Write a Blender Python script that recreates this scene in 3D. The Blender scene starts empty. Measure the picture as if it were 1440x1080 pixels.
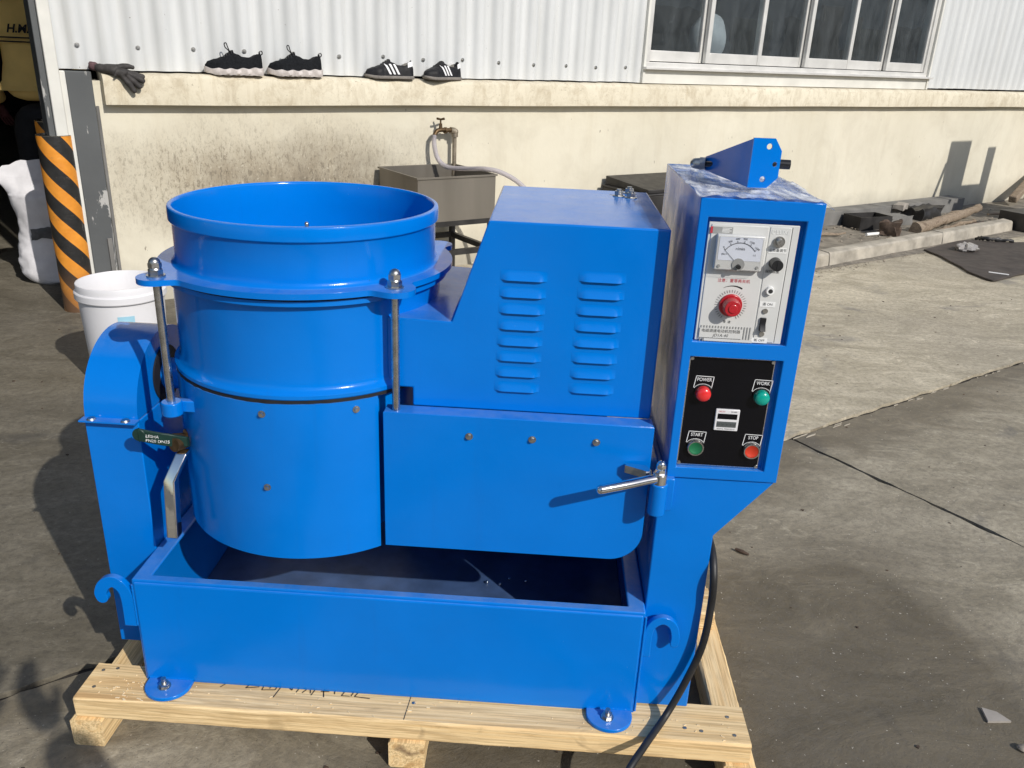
import bpy, math, random
from mathutils import Vector, Matrix, noise as mnoise
R = math.radians
random.seed(7)
sc = bpy.context.scene
COL = sc.collection

# ------------------------------------------------------------------ camera
CAMZ = 1.262
cam = bpy.data.cameras.new('camera'); camo = bpy.data.objects.new('camera', cam); COL.objects.link(camo)
cam.sensor_width = 36; cam.sensor_fit = 'HORIZONTAL'; cam.lens = 1158.9/1440*36
cam.clip_start = .02; cam.clip_end = 800
yaw, pit, rol = R(1.931), R(21.957), R(-2.5615)
fwd = Vector((-math.sin(yaw)*math.cos(pit), math.cos(yaw)*math.cos(pit), -math.sin(pit)))
r0 = Vector((math.cos(yaw), math.sin(yaw), 0)); d0 = fwd.cross(r0)
rt = r0*math.cos(rol)+d0*math.sin(rol); dn = -r0*math.sin(rol)+d0*math.cos(rol)
M = Matrix((rt, -dn, -fwd)).transposed().to_4x4(); M.translation = (0, 0, CAMZ)
camo.matrix_world = M
sc.camera = camo

# ------------------------------------------------------------------ sky, sun, exposure
SUN = Vector((.55, -.607, .575)).normalized()
elev = math.asin(SUN.z); az = math.atan2(SUN.x, SUN.y)
w = bpy.data.worlds.new('World'); sc.world = w; w.use_nodes = True
nt = w.node_tree; nt.nodes.clear()
sky = nt.nodes.new('ShaderNodeTexSky'); sky.sky_type = 'NISHITA'; sky.sun_disc = False
sky.sun_elevation = elev; sky.sun_rotation = az; sky.air_density = 1.0; sky.dust_density = 1.0
bg = nt.nodes.new('ShaderNodeBackground'); bg.inputs[1].default_value = .12
wo = nt.nodes.new('ShaderNodeOutputWorld')
nt.links.new(sky.outputs[0], bg.inputs[0]); nt.links.new(bg.outputs[0], wo.inputs[0])
sl = bpy.data.lights.new('sun', 'SUN'); sl.energy = 3.65; sl.angle = R(.53); sl.color = (1, .955, .885)
so = bpy.data.objects.new('sun', sl); COL.objects.link(so)
so.rotation_euler = SUN.to_track_quat('Z', 'Y').to_euler(); so.location = SUN*30
vs = sc.view_settings
sc.display_settings.display_device = 'sRGB'
vs.view_transform = 'Standard'; vs.look = 'None'; vs.gamma = 1; vs.exposure = 0.0; vs.use_curve_mapping = False
sc.render.engine = 'CYCLES'

# ------------------------------------------------------------------ wall frame
WA = R(37.0); WD = 4.38
wd = Vector((math.cos(WA), math.sin(WA), 0)); wi = Vector((-math.sin(WA), math.cos(WA), 0))
def Wp(u, v, z=0): return wd*u + wi*v + Vector((0, 0, z))

# ------------------------------------------------------------------ material helpers
class NT:
    def __init__(s, name):
        m = bpy.data.materials.new(name); m.use_nodes = True; s.m = m; s.t = m.node_tree; s.t.nodes.clear()
        s.out = s.t.nodes.new('ShaderNodeOutputMaterial'); s.b = s.t.nodes.new('ShaderNodeBsdfPrincipled')
        s.t.links.new(s.b.outputs[0], s.out.inputs[0])
    def n(s, typ, **kw):
        nd = s.t.nodes.new('ShaderNode'+typ)
        for k, v in kw.items():
            if k.startswith('i_'): nd.inputs[k[2:].replace('_', ' ')].default_value = v
            else: setattr(nd, k, v)
        return nd
    def l(s, a, b): s.t.links.new(a, b)
    def set(s, **kw):
        for k, v in kw.items(): s.b.inputs[k.replace('_', ' ')].default_value = v
    def pos(s, kind='Object', scale=(1, 1, 1), rot=(0, 0, 0), loc=(0, 0, 0)):
        mp = s.n('Mapping'); mp.inputs['Scale'].default_value = scale; mp.inputs['Rotation'].default_value = rot; mp.inputs['Location'].default_value = loc
        if kind == 'World': s.l(s.n('NewGeometry').outputs['Position'], mp.inputs[0])
        else: s.l(s.n('TexCoord').outputs[kind], mp.inputs[0])
        return mp.outputs[0]
    def noise(s, vec, scale, detail=4, rough=.55, dist=0):
        nd = s.n('TexNoise'); nd.inputs['Scale'].default_value = scale; nd.inputs['Detail'].default_value = detail
        nd.inputs['Roughness'].default_value = rough; nd.inputs['Distortion'].default_value = dist
        s.l(vec, nd.inputs['Vector']); return nd.outputs['Fac']
    def ramp(s, fac, stops):
        nd = s.n('ValToRGB'); e = nd.color_ramp.elements
        while len(e) < len(stops): e.new(.5)
        for i, (p, c) in enumerate(stops):
            e[i].position = p; e[i].color = (c if len(c) == 4 else (*c, 1)) if not isinstance(c, (int, float)) else (c, c, c, 1)
        s.l(fac, nd.inputs[0]); return nd.outputs[0]
    def mix(s, fac, a, b, mode='MIX'):
        nd = s.n('Mix', data_type='RGBA', blend_type=mode)
        for sock, v in ((nd.inputs[0], fac), (nd.inputs[6], a), (nd.inputs[7], b)):
            if isinstance(v, (int, float)): sock.default_value = v
            elif isinstance(v, tuple): sock.default_value = (*v, 1) if len(v) == 3 else v
            else: s.l(v, sock)
        return nd.outputs[2]
    def math(s, op, a, b=None, clamp=False):
        nd = s.n('Math', operation=op, use_clamp=clamp)
        for i, v in enumerate((a, b)):
            if v is None: continue
            if isinstance(v, (int, float)): nd.inputs[i].default_value = v
            else: s.l(v, nd.inputs[i])
        return nd.outputs[0]
    def bump(s, h, strength=.3, dist=.002, prev=None):
        nd = s.n('Bump'); nd.inputs['Strength'].default_value = strength; nd.inputs['Distance'].default_value = dist
        s.l(h, nd.inputs['Height'])
        if prev is not None: s.l(prev, nd.inputs['Normal'])
        s.l(nd.outputs[0], s.b.inputs['Normal']); return nd.outputs[0]
    def col(s, c): s.l(c, s.b.inputs['Base Color'])
    def rgh(s, c): s.l(c, s.b.inputs['Roughness'])

def simple(name, c, rough=.5, metal=0., var=.15, scale=12, bump=0, bscale=80, coat=0, kind='Object', stretch=(1, 1, 1)):
    n = NT(name); n.set(Roughness=rough, Metallic=metal)
    p = n.pos(kind, stretch)
    f = n.noise(p, scale, 5)
    lo = tuple(x*(1-var) for x in c); hi = tuple(min(1, x*(1+var)) for x in c)
    n.col(n.ramp(f, [(.3, lo), (.7, hi)]))
    n.rgh(n.ramp(n.noise(p, scale*2.3, 4), [(.3, max(0, rough-.06)), (.7, min(1, rough+.08))]))
    if coat: n.set(Coat_Weight=coat, Coat_Roughness=.08)
    if bump: n.bump(n.noise(n.pos(kind, stretch), bscale, 3), bump)
    return n.m

MT = {}
def mk_blue():
    n = NT('blue_paint'); p = n.pos('World')
    base = n.ramp(n.noise(p, 4, 4), [(.3, (.0, .163, .600)), (.7, (.0, .183, .668))])
    dust = n.ramp(n.noise(p, 55, 6, .7), [(.62, 0), (.80, 1)])
    big = n.ramp(n.noise(p, 6, 3), [(.45, 0), (.75, .16)])
    base = n.mix(n.math('MULTIPLY', dust, big), base, (.05, .26, .55))
    nz = n.n('SeparateXYZ'); n.l(n.n('NewGeometry').outputs['Normal'], nz.inputs[0])
    up = n.ramp(nz.outputs[2], [(.75, 0), (.98, 1)])
    base = n.mix(n.math('MULTIPLY', up, n.ramp(n.noise(p, 16, 6, .7), [(.35, .06), (.70, .34)])), base, (.27, .34, .46))
    rn = n.ramp(n.noise(n.pos('World', (30, 30, 1.6)), 1.3, 4, .6), [(.60, 0), (.78, .10)])
    base = n.mix(rn, base, (.02, .10, .36))
    sp = n.ramp(n.noise(p, 260, 2), [(.785, 0), (.80, .4)])
    base = n.mix(sp, base, (.30, .5, .75))
    n.col(base)
    n.rgh(n.ramp(n.noise(p, 9, 5), [(.3, .12), (.7, .22)]))
    n.set(Specular_IOR_Level=.30)
    b = n.bump(n.noise(p, 4.5, 2), .26, .02)
    b = n.bump(n.noise(p, 38, 3), .07, .004, b)
    n.bump(n.noise(p, 420, 2), .09, .0012, b)
    return n.m
MT['blue'] = mk_blue()
MT['chrome'] = simple('chrome', (.78, .78, .78), .09, 1, .05, 30, .02, 300)
MT['steel'] = simple('bright_steel', (.55, .54, .52), .28, 1, .2, 60)
MT['boltsteel'] = simple('zinc_bolt', (.50, .49, .46), .33, 1, .25, 90)
MT['stainless'] = simple('stainless_sheet', (.215, .195, .165), .36, .45, .28, 3, .05, 40, stretch=(1, 1, .15))
MT['darksteel'] = simple('dark_steel', (.035, .033, .032), .5, .3, .4, 8)
MT['black'] = simple('black_plastic', (.012, .012, .013), .35, 0, .3, 30)
MT['rubber'] = simple('black_rubber', (.016, .016, .017), .5, 0, .3, 40)
MT['seal'] = simple('black_seal_and_holes', (.01, .01, .012), .7)  # drum seals; also blackens louver mouths and the guard hole as painted shade
MT['whiteplastic'] = simple('white_plastic', (.74, .73, .74), .38, 0, .04, 6)
MT['panelwhite'] = simple('panel_white', (.62, .62, .60), .42, 0, .03, 20)
MT['labelwhite'] = simple('label_white', (.8, .8, .78), .5, 0, .02, 20)
MT['ink'] = simple('black_ink', (.02, .02, .02), .6)
MT['redink'] = simple('red_ink', (.5, .03, .05), .6)
MT['whiteink'] = simple('white_ink', (.78, .78, .78), .5, 0, .02)
MT['greyrib'] = simple('grey_rib', (.3, .3, .29), .5)
MT['redplastic'] = simple('red_plastic', (.42, .012, .02), .28, 0, .1, 30, coat=.3)
MT['redlamp'] = simple('red_lamp_lens', (.72, .03, .03), .18, 0, .08, 30, coat=.6)
MT['teallamp'] = simple('green_lamp_lens', (.0, .33, .25), .18, 0, .08, 30, coat=.6)
MT['greenbtn'] = simple('green_button', (.01, .15, .06), .4, 0, .1, 30)
MT['redbtn'] = simple('red_button', (.55, .04, .015), .4, 0, .1, 30)
MT['blackpanel'] = simple('black_panel', (.003, .003, .005), .16, 0, .2, 20); MT['blackpanel'].node_tree.nodes['Principled BSDF'].inputs['Specular IOR Level'].default_value = .25
MT['aluedge'] = simple('aluminium_edge', (.7, .7, .7), .25, 1, .08, 50)
MT['greenlever'] = simple('dark_green_lever', (.008, .035, .028), .35, 0, .2, 40)
MT['brass'] = simple('brass', (.13, .085, .045), .5, .8, .4, 60)
MT['dialwhite'] = simple('meter_dial', (.74, .77, .85), .35, 0, .02)
MT['counterdark'] = simple('counter_wheels', (.10, .11, .11), .4)
MT['skyblue_label'] = simple('pale_blue_label', (.35, .62, .75), .5)

def mk_glass(name, tint=(1, 1, 1), rough=0, alpha_mix=None):
    n = NT(name)
    tr = n.n('BsdfTransparent'); tr.inputs[0].default_value = (*tint, 1)
    gl = n.n('BsdfGlossy'); gl.inputs['Roughness'].default_value = rough
    fr = n.n('Fresnel'); fr.inputs[0].default_value = 1.5
    mx = n.n('MixShader')
    fac = fr.outputs[0] if alpha_mix is None else n.math('ADD', fr.outputs[0], alpha_mix, True)
    fac = n.math('MULTIPLY', fac, n.math('SUBTRACT', 1.0, n.n('NewGeometry').outputs['Backfacing']))
    n.l(fac, mx.inputs[0]); n.l(tr.outputs[0], mx.inputs[1]); n.l(gl.outputs[0], mx.inputs[2])
    n.l(mx.outputs[0], n.out.inputs[0])
    return n, gl
gn, gg = mk_glass('window_glass', (.80, .84, .85), .01, .08)
bn = gn.n('Bump'); bn.inputs['Strength'].default_value = .05; bn.inputs['Distance'].default_value = .02
gn.l(gn.noise(gn.pos('Object'), 3, 2), bn.inputs['Height']); gn.l(bn.outputs[0], gg.inputs['Normal'])
# diffuse grey veil on the panes, standing in for their pale reflection
df = gn.n('BsdfDiffuse'); df.inputs[0].default_value = (.50, .54, .56, 1); m2 = gn.n('MixShader'); old = gn.out.inputs[0].links[0].from_socket
dr = gn.ramp(gn.noise(gn.pos('Object', (1, 1, .6)), 5, 6, .65, .8), [(.30, .022), (.72, .085)])
gn.l(dr, m2.inputs[0]); gn.l(old, m2.inputs[1]); gn.l(df.outputs[0], m2.inputs[2]); gn.l(m2.outputs[0], gn.out.inputs[0])
MT['glass'] = gn.m
MT['clear'] = mk_glass('clear_plastic', (.95, .95, .95), .03)[0].m
def mk_film():
    n = NT('plastic_film'); p = n.pos('World', (1, .28, 1), (0, 0, .55))
    n.set(Roughness=.14, Base_Color=(.80, .83, .88, 1), Specular_IOR_Level=.9)
    cr = n.noise(p, 46, 4, .5, 1.2)
    n.bump(cr, .55, .006)
    a = n.ramp(n.noise(p, 30, 4, .55, 1.8), [(.34, .20), (.50, .45), (.64, .90)])
    n.l(a, n.b.inputs['Alpha'])
    return n.m
MT['film'] = mk_film()
def mk_hose():
    n = NT('clear_hose'); n.set(Roughness=.15, Alpha=1.0); n.b.inputs['Base Color'].default_value = (.62, .58, .60, 1)
    n.b.inputs['Transmission Weight'].default_value = .45; n.b.inputs['IOR'].default_value = 1.15
    return n.m
MT['hose'] = mk_hose()

def mk_wood(name, c1, c2, c3, along=0):
    n = NT(name); st = [16, 16, 16]; st[along] = .55
    oi = n.n('ObjectInfo')
    off = n.n('VectorMath', operation='ADD'); cb = n.n('CombineXYZ')
    for q_ in range(3): n.l(n.math('MULTIPLY', oi.outputs['Random'], 37.0), cb.inputs[q_])
    def P(sc_):
        a = n.n('VectorMath', operation='ADD'); n.l(n.pos('Object', sc_), a.inputs[0]); n.l(cb.outputs[0], a.inputs[1]); return a.outputs[0]
    g = n.noise(P(tuple(st)), 2.2, 5, .55, 1.1)
    c = n.ramp(g, [(.30, c1), (.42, c2), (.50, c3), (.55, tuple(x*.80 for x in c2)), (.62, c3), (.75, c2)])
    st3 = [75, 75, 75]; st3[along] = 2.0
    fine = n.noise(P(tuple(st3)), 3.0, 5, .7)
    c = n.mix(n.ramp(fine, [(.38, .48), (.54, 0)]), c, tuple(x*.50 for x in c1))
    st2 = [11, 11, 11]; st2[along] = 5
    kf = n.noise(P(tuple(st2)), 1.3, 4, .5, .6)
    c = n.mix(n.ramp(kf, [(.66, 0), (.74, .8)]), c, (.16, .095, .05))
    st4 = [5, 5, 5]; st4[along] = 1.6
    c = n.mix(n.ramp(n.noise(P(tuple(st4)), 1.5, 6, .7), [(.55, 0), (.80, .55)]), c, (.30, .24, .17))
    n.col(c); n.set(Roughness=.75)
    b = n.bump(fine, .5, .0015)
    n.bump(g, .2, .003, b)
    return n.m
MT['wood'] = mk_wood('pallet_wood', (.62, .385, .165), (.84, .585, .285), (.92, .69, .375))
MT['woody'] = mk_wood('pallet_wood_lengthways', (.62, .385, .165), (.84, .585, .285), (.92, .69, .375), 1)
MT['oldwood'] = mk_wood('old_wood', (.13, .09, .06), (.24, .18, .12), (.33, .26, .19))
MT['shaving'] = simple('wood_shaving', (.86, .72, .48), .8)
MT['chip'] = simple('pale_chip', (.40, .36, .29), .8, 0, .4, 3)

def mk_concrete(name, k, stain=.62):
    n = NT(name); p = n.pos('World', (1, 1, 1), (0, 0, -WA))
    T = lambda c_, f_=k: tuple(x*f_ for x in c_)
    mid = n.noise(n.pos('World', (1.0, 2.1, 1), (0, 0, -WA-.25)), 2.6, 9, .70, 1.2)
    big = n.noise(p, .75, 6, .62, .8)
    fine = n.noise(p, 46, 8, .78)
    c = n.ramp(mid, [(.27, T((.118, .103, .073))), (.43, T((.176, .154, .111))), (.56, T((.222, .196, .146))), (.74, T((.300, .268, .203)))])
    c = n.mix(n.ramp(big, [(.34, .42), (.58, 0)]), c, T((.115, .102, .080)))
    # worn pale dapples
    dp = n.ramp(n.noise(n.pos('World', (1, 2.0, 1), (0, 0, -WA-.4)), 8.5, 10, .80, 1.2), [(.53, 0), (.63, .75)])
    c = n.mix(n.math('MULTIPLY', dp, n.ramp(n.noise(p, 1.3, 4), [(.40, .15), (.62, .9)])), c, T((.338, .304, .234)))
    # grey oil stains
    blot = n.ramp(n.noise(n.pos('World', loc=(4.2, 1.3, 0)), 2.6, 7, .62, .6), [(.60, 0), (.68, .6)])
    c = n.mix(blot, c, T((.092, .086, .076)))
    # oil and dirt trodden around the work spot, with a ragged edge of its own
    w_ = n.n('VectorMath', operation='LENGTH')
    n.l(n.pos('World', (1/1.05, 1/1.10, 0), (0, 0, 0), (-.55/1.05, -1.25/1.10, 0)), w_.inputs[0])
    st = n.math('ADD', w_.outputs['Value'], n.math('MULTIPLY', n.math('SUBTRACT', n.noise(p, 1.7, 8, .68, .7), .5), 1.5))
    c = n.mix(n.ramp(st, [(.45, stain), (1.25, 0)]), c, (.36, .335, .295), 'MULTIPLY')
    # dark damp dirt along the near side of the long joint
    sx = n.n('SeparateXYZ'); n.l(p, sx.inputs[0])
    jd = n.math('SUBTRACT', JV, sx.outputs[1])
    jm = n.math('ADD', jd, n.math('MULTIPLY', n.math('SUBTRACT', n.noise(n.pos('World', (1, 2.2, 1), (0, 0, -WA)), 3.4, 7, .65, .5), .5), .62))
    jm = n.math('MULTIPLY', n.ramp(jm, [(.10, .78), (.30, 0)]), n.math('GREATER_THAN', jd, -.005))
    c = n.mix(jm, c, (.46, .43, .385), 'MULTIPLY')
    c = n.mix(n.ramp(fine, [(.34, .62), (.56, 0)]), c, T((.075, .066, .052)))
    spk = n.ramp(n.noise(p, 130, 3), [(.67, 0), (.71, .75)])
    c = n.mix(spk, c, (.05, .043, .034))
    spw = n.ramp(n.noise(n.pos('World', loc=(7, 3, 1)), 105, 3), [(.69, 0), (.72, .65)])
    c = n.mix(spw, c, T((.42, .39, .335)))
    n.col(c)
    n.rgh(n.ramp(mid, [(.3, .60), (.7, .85)]))
    b = n.bump(mid, .35, .02)
    b = n.bump(fine, .6, .005, b)
    n.bump(n.noise(p, 160, 5, .75), .5, .002, b)
    return n.m
JV = 1.648; JU = 2.402
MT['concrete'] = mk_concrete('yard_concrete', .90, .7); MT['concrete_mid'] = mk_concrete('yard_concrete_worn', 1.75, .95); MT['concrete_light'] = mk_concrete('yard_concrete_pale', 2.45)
MT['joint'] = simple('joint_dirt', (.035, .03, .025), .95, 0, .4, 40, .5, 120, kind='World')
MT['kerb'] = simple('kerb_concrete', (.38, .345, .285), .85, 0, .36, 7, .6, 60, kind='World')
MT['greybeam'] = simple('grey_cement', (.17, .165, .155), .85, 0, .25, 6, .4, 70, kind='World')
MT['gravel'] = simple('gravel', (.30, .26, .21), .85, 0, .5, 40)
MT['dust'] = simple('sandy_dust', (.20, .177, .142), .95, 0, .4, 11, .6, 90, kind='World')

def mk_wall():
    n = NT('cream_render'); p = n.pos('Object')
    c = n.ramp(n.noise(p, 1.3, 5), [(.3, (.62, .575, .455)), (.7, (.71, .665, .54))])
    fine = n.noise(n.pos('Object', (1, 1, .42)), 46, 8, .80, .7)
    # dirt splashed in an oval patch over the left part of the wall
    ln = n.n('VectorMath', operation='LENGTH')
    n.l(n.pos('Object', (1/1.05, 0, 1/.42), loc=(-1.52/1.05, 0, -.54/.42)), ln.inputs[0])
    patch = n.math('ADD', ln.outputs['Value'], n.math('MULTIPLY', n.math('SUBTRACT', n.noise(p, 2.2, 5), .5), 1.1))
    patch = n.ramp(patch, [(.25, 1), (1.30, 0)])
    smoke = n.n('VectorMath', operation='LENGTH')
    n.l(n.pos('Object', (1/.78, 0, 1/.34), loc=(-1.66/.78, 0, -.50/.34)), smoke.inputs[0])
    sm = n.ramp(n.math('ADD', smoke.outputs['Value'], n.math('MULTIPLY', n.math('SUBTRACT', n.noise(p, 3.2, 6, .6), .5), 1.4)), [(.05, .85), (1.45, 0)])
    c = n.mix(n.math('MULTIPLY', patch, n.ramp(n.noise(n.pos('Object', (1, 1, .5)), 9, 7, .7), [(.30, .35), (.60, .90)])), c, (.31, .255, .175))
    c = n.mix(n.math('MULTIPLY', sm, n.ramp(n.noise(n.pos('Object', (1, 1, .35)), 15, 7, .75, .6), [(.34, .45), (.60, 1.0)])), c, (.135, .11, .08))
    d1 = n.ramp(n.noise(n.pos('Object', (1, 1, .38)), 62, 5, .65, .5), [(.545, 0), (.60, 1)])
    c = n.mix(n.math('MULTIPLY', n.math('MULTIPLY', d1, patch), .62), c, (.10, .08, .055))
    d3 = n.ramp(n.noise(n.pos('Object', (1, 1, .5), loc=(1, 0, 9)), 125, 4, .7, .4), [(.55, 0), (.60, 1)])
    c = n.mix(n.math('MULTIPLY', n.math('MULTIPLY', d3, patch), .62), c, (.13, .105, .075))
    d2 = n.ramp(n.noise(n.pos('Object', (1, 1, .6), loc=(3, 0, 5)), 75, 4, .6), [(.60, 0), (.66, 1)])
    c = n.mix(n.math('MULTIPLY', n.math('MULTIPLY', d2, patch), .55), c, (.72, .66, .53))
    # faint streaks everywhere
    st = n.ramp(n.noise(n.pos('Object', (9, 1, .7)), 1.4, 6, .65), [(.52, 0), (.80, .20)])
    c = n.mix(st, c, (.46, .38, .25))
    c = n.mix(n.ramp(n.noise(n.pos('Object', (1.5, 1, 1.1)), 2.0, 7, .65, .8), [(.48, 0), (.75, .36)]), c, (.42, .37, .28))
    # grime at the foot of the wall
    sx = n.n('SeparateXYZ'); n.l(p, sx.inputs[0])
    ft = n.math('ADD', sx.outputs[2], n.math('MULTIPLY', n.noise(p, 4, 5), .35))
    c = n.mix(n.ramp(ft, [(.12, .7), (.42, 0)]), c, (.26, .24, .20))
    tk = n.ramp(n.noise(n.pos('Object', (1, 1, .35)), 48, 3), [(.70, 0), (.74, .7)])
    c = n.mix(tk, c, (.12, .09, .06))
    n.col(c); n.set(Roughness=.88)
    b = n.bump(fine, .22, .004)
    n.bump(n.noise(p, 7, 4), .3, .02, b)
    return n.m
MT['cream'] = mk_wall()
def mk_ledge():
    n = NT('grimy_ledge'); p = n.pos('Object')
    c = n.ramp(n.noise(p, 1.6, 6, .6), [(.3, (.60, .54, .41)), (.7, (.72, .66, .52))])
    g1 = n.ramp(n.noise(n.pos('Object', (1, 1, .7)), 13, 8, .75, .6), [(.47, 0), (.66, .65)])
    c = n.mix(g1, c, (.42, .35, .24))
    g2 = n.ramp(n.noise(n.pos('Object', (8, 1, 1)), 2.3, 7, .7), [(.54, 0), (.72, .50)])
    c = n.mix(g2, c, (.40, .32, .20))
    g3 = n.ramp(n.noise(p, 70, 4, .7), [(.62, 0), (.68, .6)])
    c = n.mix(g3, c, (.20, .16, .11))
    n.col(c); n.set(Roughness=.9); b = n.bump(n.noise(p, 40, 6, .75), .5, .005); n.bump(n.noise(p, 8, 4), .4, .015, b)
    return n.m
MT['ledge'] = mk_ledge()
def mk_corr():
    n = NT('white_steel_sheet'); p = n.pos('Object')
    c = n.ramp(n.noise(n.pos('Object', (3, 1, .5)), 2, 5), [(.3, (.56, .57, .565)), (.7, (.66, .67, .665))])
    d = n.ramp(n.noise(n.pos('Object', (14, 1, .6)), 1.6, 6, .7), [(.52, 0), (.8, .35)])
    c = n.mix(d, c, (.45, .43, .37))
    sp = n.ramp(n.noise(p, 75, 2), [(.765, 0), (.79, .8)])
    c = n.mix(sp, c, (.12, .09, .07))
    n.col(c); n.set(Roughness=.42); n.bump(n.noise(p, 3, 3), .15, .02)
    return n.m
MT['corr'] = mk_corr()
MT['whitesteel'] = simple('white_painted_steel', (.66, .65, .60), .5, 0, .10, 5, .1, 30)
def mk_greypost():
    n = NT('grey_painted_post'); p = n.pos('Object')
    c = n.ramp(n.noise(p, 3, 4), [(.3, (.075, .08, .082)), (.7, (.10, .106, .108))])
    ch = n.ramp(n.noise(n.pos('Object', (8, 8, 2.2)), 1.6, 6, .65, .6), [(.60, 0), (.63, 1)])
    n.col(n.mix(ch, c, (.42, .41, .39))); n.set(Roughness=.55); n.bump(n.noise(p, 8, 4), .2, .01)
    return n.m
MT['greypost'] = mk_greypost()
MT['alu'] = simple('window_aluminium', (.68, .665, .63), .40, .25, .12, 6)
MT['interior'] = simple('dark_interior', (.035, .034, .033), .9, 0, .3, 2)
MT['roofsheet'] = simple('roof_sheet', (.25, .26, .28), .6, .2)

def mk_stripes():
    n = NT('orange_black_stripes')
    sx = n.n('SeparateXYZ'); n.l(n.pos('Object'), sx.inputs[0])
    ang = n.math('DIVIDE', n.math('ARCTAN2', sx.outputs[1], sx.outputs[0]), 2*math.pi)
    t = n.math('FRACT', n.math('ADD', n.math('ADD', n.math('MULTIPLY', sx.outputs[2], 5.9), n.math('MULTIPLY', ang, 3.0)), 10.0))
    m = n.math('GREATER_THAN', t, .53)
    p = n.pos('Object')
    o = n.ramp(n.noise(p, 16, 5), [(.3, (.66, .235, .022)), (.7, (.80, .32, .04))])
    k = n.ramp(n.noise(p, 16, 5), [(.3, (.012, .012, .012)), (.7, (.03, .028, .026))])
    c = n.mix(m, k, o)
    c = n.mix(n.ramp(n.noise(p, 34, 6, .7), [(.62, 0), (.74, .6)]), c, (.22, .16, .11))
    low = n.ramp(n.math('ADD', sx.outputs[2], n.math('MULTIPLY', n.noise(p, 9, 4), .12)), [(.10, 1), (.30, 0)])
    c = n.mix(n.math('MULTIPLY', low, .75), c, (.17, .09, .045))
    n.col(c); n.set(Roughness=.42); n.bump(n.noise(n.pos('Object', (1, 1, 3)), 22, 4), .30, .006)
    return n.m
MT['stripes'] = mk_stripes()
MT['sackwhite'] = simple('woven_sack', (.64, .63, .65), .6, 0, .14, 10, 1.0, 26)
MT['sackprint'] = simple('sack_print', (.09, .09, .095), .6, 0, .4, 20)
MT['jacket'] = simple('tan_yellow_cloth', (.90, .62, .21), .85, 0, .12, 6, .8, 9)
MT['bluecloth'] = simple('blue_cloth', (.015, .05, .26), .85, 0, .15, 8, .5, 14)
MT['darkcloth'] = simple('dark_cloth', (.014, .015, .019), .9, 0, .3, 8, .4, 20)
MT['skin'] = simple('skin', (.40, .22, .15), .5, 0, .08, 20)
MT['redglove'] = simple('dark_red_glove', (.06, .012, .016), .8, 0, .2, 20)
MT['hair'] = simple('black_hair', (.012, .010, .009), .5, 0, .3, 80)
MT['shoeblack'] = simple('black_knit', (.010, .011, .013), .85, 0, .4, 120, .4, 400)
MT['shoelth'] = simple('black_leather', (.018, .018, .020), .5, 0, .3, 60, .2, 300)
MT['solewhite'] = simple('dusty_white_sole', (.55, .50, .47), .7, 0, .2, 40)
MT['solegrey'] = simple('grey_sole', (.22, .20, .18), .8, 0, .25, 40)
MT['shoeblack'].node_tree.nodes['Principled BSDF'].inputs['Specular IOR Level'].default_value = .15
MT['shoelth'].node_tree.nodes['Principled BSDF'].inputs['Specular IOR Level'].default_value = .15
MT['lining'] = simple('grey_lining', (.20, .19, .17), .9, 0, .2, 40)
MT['glove'] = simple('dirty_glove', (.038, .034, .032), .7, 0, .4, 60, .4, 200)
MT['glovecuff'] = simple('glove_cuff', (.10, .055, .06), .9, 0, .4, 120)
MT['mat'] = simple('brown_rubber_mat', (.058, .046, .038), .75, 0, .3, 9, .3, 60, kind='World')
MT['rust'] = simple('brown_scrap', (.075, .05, .035), .8, 0, .5, 25, .4, 60)
MT['plasticbag'] = simple('crumpled_film', (.30, .28, .26), .25, 0, .2, 60)
MT['paper'] = simple('pale_flake', (.33, .30, .265), .8)
MT['pipe'] = simple('galvanised_pipe', (.34, .29, .22), .5, .7, .35, 30)

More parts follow.
